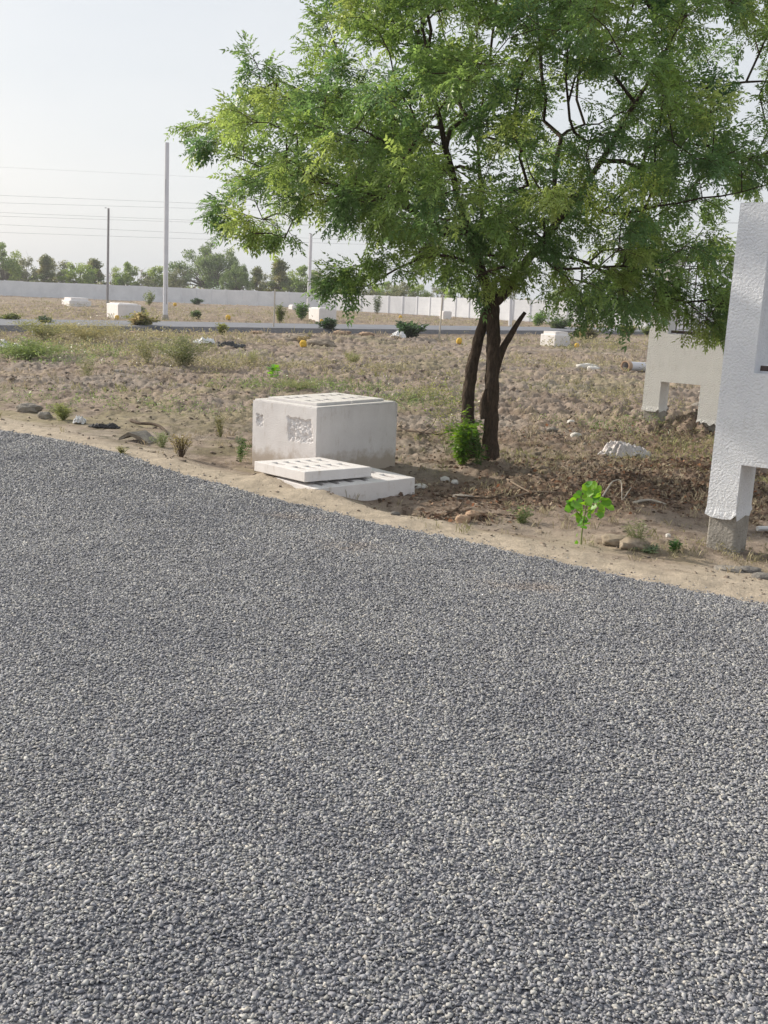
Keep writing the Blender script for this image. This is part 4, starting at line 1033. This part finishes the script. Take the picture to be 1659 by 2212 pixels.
crumple('plastic_litter', G(860, 738), .6, .5, .2, M_WHITE, 'white litter left of the wide dark shrub before the far road', 'litter', 7)
crumple('plastic_litter', G(8, 750), .9, .6, .2, M_WHITE, 'white litter at the far left edge in the field', 'litter', 8)
crumple('plastic_litter', G(497, 752), .9, .5, .12, M_BLACK, 'dark plastic scrap in the field before the mounds', 'litter', 9)
crumple('plastic_litter', G(441, 745), .7, .5, .15, M_WHITE, 'pale scrap left of the dark scrap in the field', 'litter', 10)
# yellow painted stones
for i, (px, py, s, lb) in enumerate([(655, 750, .26, 'yellow painted stone in front of the mounds, nearest of all'), (493, 690, .34, 'yellow painted stone beyond the far road right of the tallest pole'), (253, 690, .28, 'yellow painted stone at the foot of the tall white chamber'),
                                     (378, 662, .4, 'yellow painted stone near the wall right of the tallest pole'), (695, 694, .26, 'yellow painted stone at the white chamber left of the branch'), (865, 692, .32, 'yellow painted stone beyond the far road between shrub and chamber'),
                                     (991, 750, .26, 'pale yellow stone just left of the leaning trunk'), (1246, 746, .24, 'yellow painted stone right of the low slabbed chamber')]):
    lump('marker_stone', G(px, py), s * .85, s * .85, s * .9, M_YEL, lb, 'marker stone', 60 + i, 'yellow marker stones', rough=.08, emb=.1)
# concrete pipe
b = G(1352, 797); b2 = G(1420, 801); r = tag(empty('concrete_pipe', b), 'grey concrete pipe lying in the field, partly behind the far stilt wall', 'pipe')
ax = (b2 - b); ax = ax / np.linalg.norm(ax); mb = MB(); z0_ = .12
def ring_pipe(mb, p0, p1, ro, ri, n=24):
    p0, p1 = np.array(p0), np.array(p1); t = (p1 - p0) / np.linalg.norm(p1 - p0); a = np.cross(t, [0, 0, 1.]); a /= np.linalg.norm(a); c = np.cross(a, t)
    V = [p + (a * math.cos(2 * PI * k / n) + c * math.sin(2 * PI * k / n)) * r_ for p, r_ in ((p0, ro), (p1, ro), (p1, ri), (p0, ri)) for k in range(n)]
    F = [(l * n + k, l * n + (k + 1) % n, ((l + 1) % 4) * n + (k + 1) % n, ((l + 1) % 4) * n + k) for l in range(4) for k in range(n)]
    mb.add(V, F)
ring_pipe(mb, (0, 0, z0_), ax * 2.4 + np.array([0, 0, z0_]), .115, .095); mb.build('pipe_barrel', M_POLE, r, smooth=False)
mb = MB(); ring_pipe(mb, ax * -.06 + np.array([0, 0, z0_]), ax * .10 + np.array([0, 0, z0_]), .135, .10); mb.build('socket', M_ROCKO, r)
b = G(1635, 1150); r = MB(); r.tube([(0, 0, .03), (.6, .12, .03)], .02, 8); o = r.build('plastic_pipe', M_WHITE); o.location = b; tag(o, 'short white pipe on the ground right of the near pillar leg', 'pipe')
# sticks and roots
def stick(pts, r0, label, cat='stick', m=M_DRYSTICK, name='stick', parts=None):
    q = [G(*p[:2]) + np.array([0, 0, p[2]]) for p in pts]; b = q[0].copy(); mb = MB()
    dense = []
    for a, c in zip(q[:-1], q[1:]):
        for t in np.linspace(0, 1, 6)[:-1]: dense.append(a + (c - a) * t)
    dense.append(q[-1]); A = np.array(dense); 
    for _ in range(3): A[1:-1] = (A[:-2] + 2 * A[1:-1] + A[2:]) / 4
    mb.tube([a - b for a in A], [r0 * (1 - .5 * i / len(A)) for i in range(len(A))], 6, wob=.1)
    o = mb.build(name, m, smooth=True); o.location = b; tag(o, label, cat); return o
stick([(283, 918, .06), (300, 922, .05), (335, 924, .05), (352, 930, .05), (362, 938, .0)], .024, 'dark twisted dead root on the left verge', 'root', M_TWIG, 'dead_root')
stick([(860, 935, .03), (900, 938, .03), (950, 950, .02), (985, 940, .06)], .012, 'dark fallen branch between the big chamber and the tree', 'branch', M_TWIG)
stick([(905, 945, .01), (935, 935, .1), (950, 915, .25), (975, 890, .33)], .007, 'thin dark upright twig between the big chamber and the tree', 'twig', M_TWIG)
stick([(1095, 1040, .01), (1120, 1057, .03), (1155, 1073, .01)], .012, 'pale brown stick in the shade left of the sapling', 'stick')
stick([(1090, 1080, .0), (1150, 1072, .03), (1225, 1070, .01)], .012, 'long thin brown stick ending beside the sapling', 'stick')
stick([(935, 1070, .0), (990, 1080, .03), (1060, 1082, .02), (1090, 1072, .02)], .010, 'dark long stick above the ochre stones', 'stick', M_TWIG)
stick([(955, 1100, .0), (985, 1112, .02), (1000, 1095, .05)], .010, 'dark crooked twig left of the ochre stones', 'twig', M_TWIG)
stick([(1300, 1073, .0), (1320, 1066, .09), (1340, 1066, .10), (1343, 1085, .02)], .008, 'curled pale stick right of the sapling', 'stick', M_STAKE)
stick([(1345, 1082, .0), (1362, 1068, .02)], .007, 'short straight pale stick right of the curled one', 'stick', M_STAKE)
stick([(1360, 1090, .01), (1400, 1086, .03), (1440, 1092, .01)], .015, 'pale bark strip lying before the brown heap', 'stick', M_STAKE)
stick([(1482, 925, .0), (1440, 950, .03), (1410, 975, .0)], .02, 'grey stick among brown litter behind the sack', 'stick')
stick([(1385, 745, .0), (1345, 700, .0)], .004, 'x', 'stick') if False else None

# clods and pebbles across the field
def scatter(n, y0, y1, smin, smax, seed, dens=None):
    rs = np.random.default_rng(seed); u = rs.uniform(0, 1, n); yy = y0 * (y1 / y0) ** u; xx = rs.uniform(-1, 1, n) * (.44 * yy + .6)
    s = s_edge(xx, yy); d = d_far(xx, yy); k = (s > .25) & ((d < -.8) | (d > FRW + .8)); 
    if dens is not None: k &= rs.uniform(0, 1, n) < dens(xx, yy, s, d)
    return xx[k], yy[k], rs
xx, yy, rs = scatter(20000, 5.0, 45, 0, 0, 3, lambda x, y, s, d: np.clip(.25 + sm(1., 3., s) * (.5 + .9 * fbm(x * 1.2, y * 1.2, 91)), .05, 1) * np.where(d > 0, .3, 1))
n = len(xx); sz = np.clip(rs.lognormal(math.log(.015), .5, n), .006, .055) * np.clip(yy / 10, .7, 1.8)
pal = np.array([[.30, .25, .205], [.35, .295, .24], [.22, .18, .15], [.42, .38, .33]]); cl = pal[rs.choice(4, n, p=[.42, .26, .31, .01])] * rs.uniform(.8, 1.2, (n, 1))
V, F, C = chips(n, np.stack([xx, yy], 1), sz * 1.2, H(xx, yy), cl)
tag(np_mesh('soil_clods', V, F, M_GROUND, col=C), 'brown soil clods and pebbles strewn over the ploughed field', 'soil clods', kind='stuff')
for i, (px, py, s_, m_, lb) in enumerate([(640, 738, .7, M_CLOD, 'largest grey earth heap left of the nearest yellow stone'), (690, 742, .6, M_CLOD, 'grey earth heap right of the nearest yellow stone'), (560, 722, .35, M_ROCKO, 'rusty clod on the bank left of the leaning stake'),
        (738, 722, .45, M_ROCKO, 'rusty clod on the bank right of the round dark shrub'), (790, 724, .4, M_ROCKO, 'rusty clod on the bank left of the wide dark shrub'), (300, 722, .4, M_ROCKO, 'rusty clod on the bank below the tallest pole'), (345, 724, .4, M_ROCKO, 'rusty clod on the bank just right of the tallest pole')]):
    lump('clod', G(px, py), s_ * 1.6, s_, s_ * .55, m_, lb, 'clod', 300 + i, rough=.45, flat=True, emb=.35)
# brown fallen leaves and twigs under the tree and by the pillar
cent = [(1470, 1050, 1.0, .35, 2600), (1500, 1000, .8, .35, 2200), (1150, 1060, 1.3, .3, 2200), (1250, 1000, 1.5, .5, 1500), (1350, 1040, 1.2, .3, 1300), (960, 1095, .5, .12, 700), (1640, 1080, .6, .6, 900), (1450, 930, 1., .6, 900), (1250, 930, 1.8, .7, 900)]
pos = []
rs = np.random.default_rng(9)
for (px, py, rx, ry, k) in cent:
    p = P(px, py, -.08); pos.append(np.stack([rs.normal(p[0], rx * .6, k), rs.normal(p[1], ry * .9, k)], 1))
pos = np.vstack(pos); k = s_edge(pos[:, 0], pos[:, 1]) > .75; pos = pos[k]; n = len(pos)
heap = bumpg(pos[:, 0], pos[:, 1], *P(1500, 1010, -.08)[:2], .55, .35, .14)
z = H(pos[:, 0], pos[:, 1]) + heap * rs.uniform(0, 1, n) + .008
a = rs.uniform(0, 2 * PI, n); d = np.stack([np.cos(a), np.sin(a), rs.normal(0, .45, n)], 1)
pal = np.array([[.19, .135, .10], [.26, .175, .12], [.12, .09, .068], [.33, .27, .20], [.34, .18, .10]]); cl = pal[rs.choice(5, n, p=[.30, .12, .32, .23, .03])] * rs.uniform(.7, 1.2, (n, 1))
V, F = leaves(np.c_[pos, z], d, np.tile([0, 0, 1.], (n, 1)) + rs.normal(0, .6, (n, 3)), rs.uniform(.02, .055, n), np.full(n, .8), OVAL)
tag(np_mesh('leaf_litter', V, F, M_DRY, col=np.repeat(cl, 4, 0)), 'brown fallen leaves and brushwood under the tree and beside the pillar', 'leaf litter', kind='stuff')

# dry grass
def gdens(x, y, s, d):
    g = np.clip(.12 + 1.6 * (fbm(x * .6, y * .6, 31) + .25 * fbm(x * 2.4, y * 2.4, 36)), 0, 1)
    g = np.where(s < 1.0, g * .25, g)
    right = np.exp(-((x - 3.2) / 2.2) ** 2 - ((y - 11) / 3.) ** 2) * .75
    bank = np.where((d > -5) & (d < -1.8), .2, 0) + np.where(d > FRW + .5, .12, 0)
    return np.clip(g * .55 + right + bank, 0, 1) * np.where((x < 0) & (y < 10.5) & (x > -1.5), .5, 1)
xx, yy, rs = scatter(19000, 5.0, 120, 0, 0, 21, gdens)
nb = 9; n = len(xx); X = np.repeat(xx, nb) + rs.normal(0, .03, n * nb) * np.repeat(np.clip(yy / 12, 1, 4), nb); Y = np.repeat(yy, nb) + rs.normal(0, .03, n * nb) * np.repeat(np.clip(yy / 12, 1, 4), nb)
Z = H(X, Y); hh = np.repeat(rs.uniform(.025, .10, n) * np.clip(yy / 14, .7, 2.4), nb) * rs.uniform(.5, 1.2, n * nb)
w = .0018 * np.clip(Y / 7, 1, 9); az = rs.uniform(0, 2 * PI, n * nb); ln = rs.uniform(.1, .9, n * nb)
dx, dy = np.cos(az) * ln * hh, np.sin(az) * ln * hh; px_, py_ = -np.sin(az) * w, np.cos(az) * w
V = np.stack([np.stack([X - px_, Y - py_, Z - .005], 1), np.stack([X + px_, Y + py_, Z - .005], 1), np.stack([X + px_ * .8 + dx * .4, Y + py_ * .8 + dy * .4, Z + hh * .65], 1), np.stack([X + dx, Y + dy, Z + hh], 1)], 1).reshape(-1, 3)
F = np.arange(n * nb * 4).reshape(-1, 4)
gm = np.repeat(sm(-.1, .4, fbm(xx * .35, yy * .35, 97)), nb)[:, None]; cl = (np.array([.37, .32, .225]) * (1 - gm * .8) + np.array([.24, .26, .10]) * gm * .8) * rs.uniform(.7, 1.25, (n * nb, 1))
tag(np_mesh('dry_grass', V, F, M_DRY, col=np.repeat(cl, 4, 0)), 'straw coloured dry grass and small weeds sprinkled over the field', 'grass', kind='stuff')

# low green ground weeds in loose patches
rs = np.random.default_rng(77); pos = []; cc = []
for (px, py, rx, ry, k, c) in [(55, 770, 2.2, 1.6, 900, 0), (150, 745, 3., 2., 900, 1), (300, 735, 3., 1.6, 700, 1), (240, 770, 2., 1.2, 300, 1), (640, 842, 1.3, .8, 380, 0), (880, 872, 1.1, .6, 300, 0), (780, 800, 1.4, 1., 260, 1), (720, 845, 1.5, .6, 220, 0), (930, 850, .9, 1.2, 260, 1),
                               (1290, 752, 3., 1.5, 350, 1), (1345, 860, 1.0, 1.2, 260, 1), (1180, 800, 2.5, 1.5, 260, 1), (1340, 930, .8, .8, 200, 0), (120, 860, 1.5, .8, 160, 0), (420, 880, 1.2, .6, 160, 0), (1480, 960, .9, .8, 300, 1), (1420, 1000, .8, .5, 200, 1), (1600, 1200, .5, .2, 120, 1), (400, 800, 1.5, 1., 300, 1), (520, 800, 1.5, 1., 250, 1), (60, 680, 9, 4, 500, 1), (400, 672, 12, 5, 500, 1), (850, 690, 14, 5, 500, 1)]:
    p = G(px, py); n = int(k * .55); x = rs.normal(p[0], rx * .6, n); y = rs.normal(p[1], ry * .8, n); ok = (s_edge(x, y) > .5) & ((d_far(x, y) < -.6) | (d_far(x, y) > FRW + .6)); x, y = x[ok], y[ok]; n = len(x); z = H(x, y)
    sc_ = np.clip(p[1] / 14, .6, 3.); m = 9
    X = np.repeat(x, m) + rs.normal(0, .035 * sc_, n * m); Y = np.repeat(y, m) + rs.normal(0, .035 * sc_, n * m); Z = np.repeat(z, m) + rs.uniform(.0, .13, n * m) * sc_ * np.repeat(rs.uniform(.3, 1.2, n), m)
    pos.append(np.c_[X, Y, Z, np.full(n * m, sc_)]); b_ = np.array([(.16, .22, .085), (.27, .255, .14)][c]); cc.append(np.repeat(b_ * rs.uniform(.7, 1.25, (n, 1)), m, 0) * rs.uniform(.85, 1.15, (n * m, 1)))
pos, cc = np.vstack(pos), np.vstack(cc); n = len(pos); d = rs.normal(0, 1, (n, 3)); d[:, 2] = np.abs(d[:, 2]) * .9
V, F = leaves(pos[:, :3], d, rs.normal(0, .5, (n, 3)) + np.array([0, 0, 1.]), rs.uniform(.022, .05, n) * pos[:, 3], np.full(n, .38), OVAL)
tag(np_mesh('ground_weeds', V, F, M_LEAF, col=np.repeat(cc, 4, 0)), 'low green and yellowish weeds growing in loose patches over the field', 'weeds', kind='stuff')

# ------------------------------------------------------------------ trees beyond the wall
def far_tree(seed, Hh_, Wd, kind):
    """returns root with trunk and crown; unit metres"""
    rs = np.random.default_rng(seed); r = empty('background_tree', (0, 0, 0))
    mb = MB(); cl = []
    ncl = {'round': 46, 'spread': 90, 'airy': 40, 'tall': 34, 'bare': 16}[kind]
    for i in range(ncl):
        if kind == 'spread':
            a = rs.uniform(0, 2 * PI); q = rs.uniform(0, 1) ** .5; x, y = math.cos(a) * q * Wd / 2, math.sin(a) * q * Wd / 2
            z = Hh_ * (.95 - .42 * q * q) - rs.uniform(0, 1) * Hh_ * .42
        elif kind == 'tall':
            z = Hh_ * rs.uniform(.2, .97); q = (1 - (z / Hh_) ** 1.3) * 1.1 + .12; a = rs.uniform(0, 2 * PI); k_ = rs.uniform() ** .5; x, y = math.cos(a) * q * Wd / 2 * k_, math.sin(a) * q * Wd / 2 * k_
        else:
            v = rs.normal(0, 1, 3); v /= np.linalg.norm(v); q = rs.uniform(.35, 1) ** .5
            x, y, z = v[0] * q * Wd / 2, v[1] * q * Wd / 2, Hh_ * .55 + v[2] * q * Hh_ * .43
        cl.append((x, y, max(z, Hh_ * .12)))
    fk = np.array([rs.normal(0, .1), rs.normal(0, .1), Hh_ * (.22 if kind != 'tall' else .4)])
    mb.tube([(0, 0, -.2), tuple(fk * .5), tuple(fk)], [Hh_ * .035, Hh_ * .028, Hh_ * .022], 7, cap=False)
    for c in cl:
        c = np.array(c); m_ = (fk + c) / 2 + np.array([0, 0, .06 * Hh_]); mb.tube([fk, m_, c], [Hh_ * .012, Hh_ * .007, Hh_ * .003], 4, cap=False)
        if kind in ('bare', 'airy'):
            for _ in range(5 if kind == 'bare' else 2):
                e = c + rs.normal(0, 1, 3) * np.array([.1, .1, .12]) * Hh_; mb.tube([c, e], [Hh_ * .004, Hh_ * .002], 3, cap=False)
    mb.build('trunk', M_FARBARK, r)
    per = {'round': 190, 'spread': 190, 'airy': 120, 'tall': 190, 'bare': 20}[kind]; pos, cc = [], []
    pal = {'round': ((.15, .23, .06), (.25, .33, .08)), 'spread': ((.10, .155, .055), (.18, .25, .09)), 'airy': ((.14, .16, .08), (.21, .22, .11)), 'tall': ((.12, .16, .06), (.26, .25, .10)), 'bare': ((.2, .16, .11), (.26, .2, .13))}[kind]
    for c in cl:
        rr_ = Hh_ * {'round': .14, 'spread': .12, 'airy': .15, 'tall': .12, 'bare': .12}[kind] * rs.uniform(.6, 1.15)
        v = rs.normal(0, 1, (per, 3)); v /= np.linalg.norm(v, axis=1, keepdims=True); v *= rs.uniform(0, 1, (per, 1)) ** .45 * rr_; v[:, 2] *= .75
        pos.append(np.array(c) + v); k = rs.uniform(); base = np.array(pal[0]) * (1 - k) + np.array(pal[1]) * k; cc.append(base * rs.uniform(.75, 1.25, (per, 1)))
    pos, cc = np.vstack(pos), np.vstack(cc); n = len(pos); a = rs.normal(0, 1, (n, 3))
    V, F = leaves(pos, a, rs.normal(0, 1, (n, 3)) + np.array([0, 0, .8]), rs.uniform(.12, .26, n) * (Hh_ / 6), np.full(n, .9 if kind != 'spread' else .5), OVAL)
    np_mesh('crown', V, F, M_LEAF, r, col=np.repeat(cc, 4, 0)); return r
protos = {'round': far_tree(1, 6, 5, 'round'), 'round2': far_tree(2, 6, 5.5, 'round'), 'spread': far_tree(3, 7, 10, 'spread'), 'airy': far_tree(4, 6, 5.5, 'airy'), 'airy2': far_tree(5, 6, 5, 'airy'), 'tall': far_tree(6, 7, 3.4, 'tall'), 'bare': far_tree(7, 6, 4, 'bare')}
BW = {'round': 5.6, 'round2': 6., 'spread': 11., 'airy': 6.3, 'airy2': 5.8, 'tall': 3.4, 'bare': 4.8}; BHt = {'round': 6.2, 'round2': 6.2, 'spread': 7., 'airy': 6.3, 'airy2': 6.3, 'tall': 7.3, 'bare': 6.4}
FT_ = [(4, 521, 62, 'round', 'olive and yellow-green tree at the far left edge behind the wall'), (22, 560, 50, 'airy2', 'brownish tree next to the one at the far left edge'), (55, 548, 48, 'airy', 'grey-green tree with visible dark trunk at far left behind the wall'),
       (98, 547, 34, 'tall', 'slim pale tree between two airy trees at left'), (122, 552, 60, 'airy2', 'wide airy grey-green tree left of the bright green dense one'), (88, 585, 40, 'round2', 'low yellow-green bushy tree below the airy ones at left'), (170, 560, 66, 'round2', 'dense bright green tree left of the thin dark pole'),
       (203, 556, 36, 'tall', 'dull green pointed tree right behind the dense bright green one'), (240, 570, 40, 'bare', 'leafless twiggy tree just right of the thin dark pole'), (273, 564, 50, 'round', 'rounded dull green tree midway between the two left poles'),
       (303, 572, 40, 'bare', 'leafless twiggy tree left of the tallest pole'), (337, 567, 46, 'round2', 'yellow-green leafy tree touching the tallest pole from the left'), (312, 598, 50, 'airy', 'low grey shrubby tree behind the yellow-green one'), (380, 574, 44, 'airy', 'feathery yellow-green tree right of the tallest pole'),
       (450, 537, 150, 'spread', 'widest tree behind the wall, dark green with a broad rounded crown'), (512, 575, 66, 'spread', 'low dark green tree at the right side of the widest tree'), (556, 573, 28, 'tall', 'slim pale green tree left of the tall brownish one'),
       (588, 582, 56, 'airy2', 'twiggy grey tree at the foot of the tall brownish one'), (604, 556, 40, 'tall', 'tall tree with yellow-brown top, left of the pole under the big crown'), (652, 571, 62, 'round', 'light green tree beside the pole under the big crown'),
       (693, 575, 50, 'airy', 'pale green tree right of the pole under the big crown'), (735, 590, 56, 'round2', 'green tree behind the low drooping branch'), (785, 600, 60, 'airy', 'greyish tree just right of the low drooping branch'), (835, 606, 56, 'round', 'green tree behind the wall in the gap under the crown'),
       (870, 604, 60, 'airy2', 'grey-green tree in the gap under the crown'), (905, 608, 36, 'round2', 'small bright green tree in the gap under the crown'), (950, 614, 60, 'airy', 'brown-green low tree left of the trunks behind the wall'), (995, 614, 50, 'round', 'low green tree just left of the trunks behind the wall'),
       (1028, 620, 34, 'round2', 'small bright green tree touching the left trunk outline'), (1100, 622, 60, 'airy', 'low tree behind the wall right of the trunks'), (1206, 624, 46, 'round', 'low dark green tree behind the wall right of the broken limb'), (1290, 640, 60, 'airy2', 'low brownish tree behind the wall near the far stilt wall')]
used = set()
for i, (px, ty, wpx, kd, lb) in enumerate(FT_):
    D = 136 + (i % 3) * 5 - (12 if px > 700 else 0) - (12 if px > 1000 else 0) + (8 if px < 500 else 0)
    top = PD(px, ty, D); h = top[2]; w = wpx / FPX * D
    pr_ = protos[kd]
    if kd in used: t = copy_tree(pr_)
    else: t = pr_; used.add(kd)
    t.location = (top[0], D, 0); w *= 1.3 if kd != 'spread' else 1.25; h *= .98 if kd != 'spread' else 1.16; t.scale = (w / BW[kd], w / BW[kd], h / BHt[kd]); t.rotation_euler = (0, 0, random.uniform(0, 6.28))
    tag(t, lb, 'tree', 'trees beyond the boundary wall')
# scrub mass beyond
rs = np.random.default_rng(44); pos = []; cc = []
for i in range(900):
    x = rs.uniform(-75, 75); y = 150 - .22 * abs(x + 10) * (x > -10) + rs.uniform(0, 30); hgt = rs.uniform(1.1, 2.5) * (1.2 if x < -5 else .9); rr_ = rs.uniform(1.2, 2.6); k = 90
    v = rs.normal(0, .45, (k, 3)) * np.array([rr_, rr_, hgt * .55]); v[:, 2] = np.abs(v[:, 2]) + rs.uniform(0, hgt * .4)
    pos.append(np.array([x, y, 0]) + v); b_ = np.array([(.18, .22, .09), (.26, .24, .15), (.16, .20, .09), (.30, .26, .17)][rs.integers(4)]); cc.append(b_ * rs.uniform(.75, 1.25, (k, 1)))
pos, cc = np.vstack(pos), np.vstack(cc); n = len(pos)
V, F = leaves(pos, rs.normal(0, 1, (n, 3)), rs.normal(0, 1, (n, 3)), rs.uniform(.25, .5, n), np.full(n, .8), OVAL)
tag(np_mesh('distant_scrub', V, F, M_LEAF, col=np.repeat(cc, 4, 0)), 'dull green and brown scrub growing in a band beyond the wall', 'scrub', kind='stuff')

# ------------------------------------------------------------------ haze
mb = MB(); mb.box((0, 120, 16), (1, 0, 0), (0, 1, 0), (0, 0, 1), 560, 460, 46); hz = mb.build('haze'); tag(hz, 'thin pale dusty haze over the fields', 'haze', kind='stuff')
def f_haze(nt, out):
    v = nt.nodes.new('ShaderNodeVolumePrincipled'); v.inputs['Color'].default_value = (.93, .95, 1, 1); v.inputs['Density'].default_value = .0006; v.inputs['Anisotropy'].default_value = .3
    nt.links.new(v.outputs[0], out.inputs['Volume'])
hz.data.materials.append(mat('haze', f_haze))
# ------------------------------------------------------------------ light
SUN_AZ = math.atan2(-.87, .49); SUN_EL = math.radians(26)
sd = Vector((math.sin(SUN_AZ) * math.cos(SUN_EL), math.cos(SUN_AZ) * math.cos(SUN_EL), math.sin(SUN_EL)))
sl = bpy.data.lights.new('sun', 'SUN'); sl.energy = 4.0; sl.angle = math.radians(1.5); sl.color = (1, .92, .80)
so = bpy.data.objects.new('sun', sl); COL.objects.link(so); so.rotation_euler = sd.to_track_quat('Z', 'Y').to_euler()
w = bpy.data.worlds.new('World'); scn.world = w; w.use_nodes = True; nt = w.node_tree; nt.nodes.clear()
out = nt.nodes.new('ShaderNodeOutputWorld'); bg = nt.nodes.new('ShaderNodeBackground'); sky = nt.nodes.new('ShaderNodeTexSky')
sky.sky_type = 'NISHITA'; sky.sun_disc = False; sky.sun_elevation = SUN_EL; sky.sun_rotation = SUN_AZ % (2 * PI); sky.altitude = 300; sky.air_density = 1.0; sky.dust_density = 5.; sky.ozone_density = 1.
# thin high haze evens the sky out towards pale grey
tc = nt.nodes.new('ShaderNodeTexCoord'); mp = nt.nodes.new('ShaderNodeMapping'); mp.inputs['Scale'].default_value = (1, 1, 4); nt.links.new(tc.outputs['Generated'], mp.inputs[0])
nz = nt.nodes.new('ShaderNodeTexNoise'); nz.inputs['Scale'].default_value = 2.2; nz.inputs['Detail'].default_value = 5; nt.links.new(mp.outputs[0], nz.inputs['Vector'])
rp = nt.nodes.new('ShaderNodeValToRGB'); rp.color_ramp.elements[0].position = .35; rp.color_ramp.elements[0].color = (5.9, 6.2, 6.5, 1); rp.color_ramp.elements[1].position = .75; rp.color_ramp.elements[1].color = (6.6, 6.75, 6.9, 1)
nt.links.new(nz.outputs['Fac'], rp.inputs[0])
mx = nt.nodes.new('ShaderNodeMix'); mx.data_type = 'RGBA'; mx.inputs[0].default_value = .78
nt.links.new(sky.outputs[0], mx.inputs[6]); nt.links.new(rp.outputs[0], mx.inputs[7]); nt.links.new(mx.outputs[2], bg.inputs[0]); bg.inputs[1].default_value = .10
nt.links.new(bg.outputs[0], out.inputs[0])
scn.view_settings.view_transform = 'Standard'; scn.view_settings.look = 'None'; scn.view_settings.exposure = 0.46; scn.view_settings.gamma = 1.
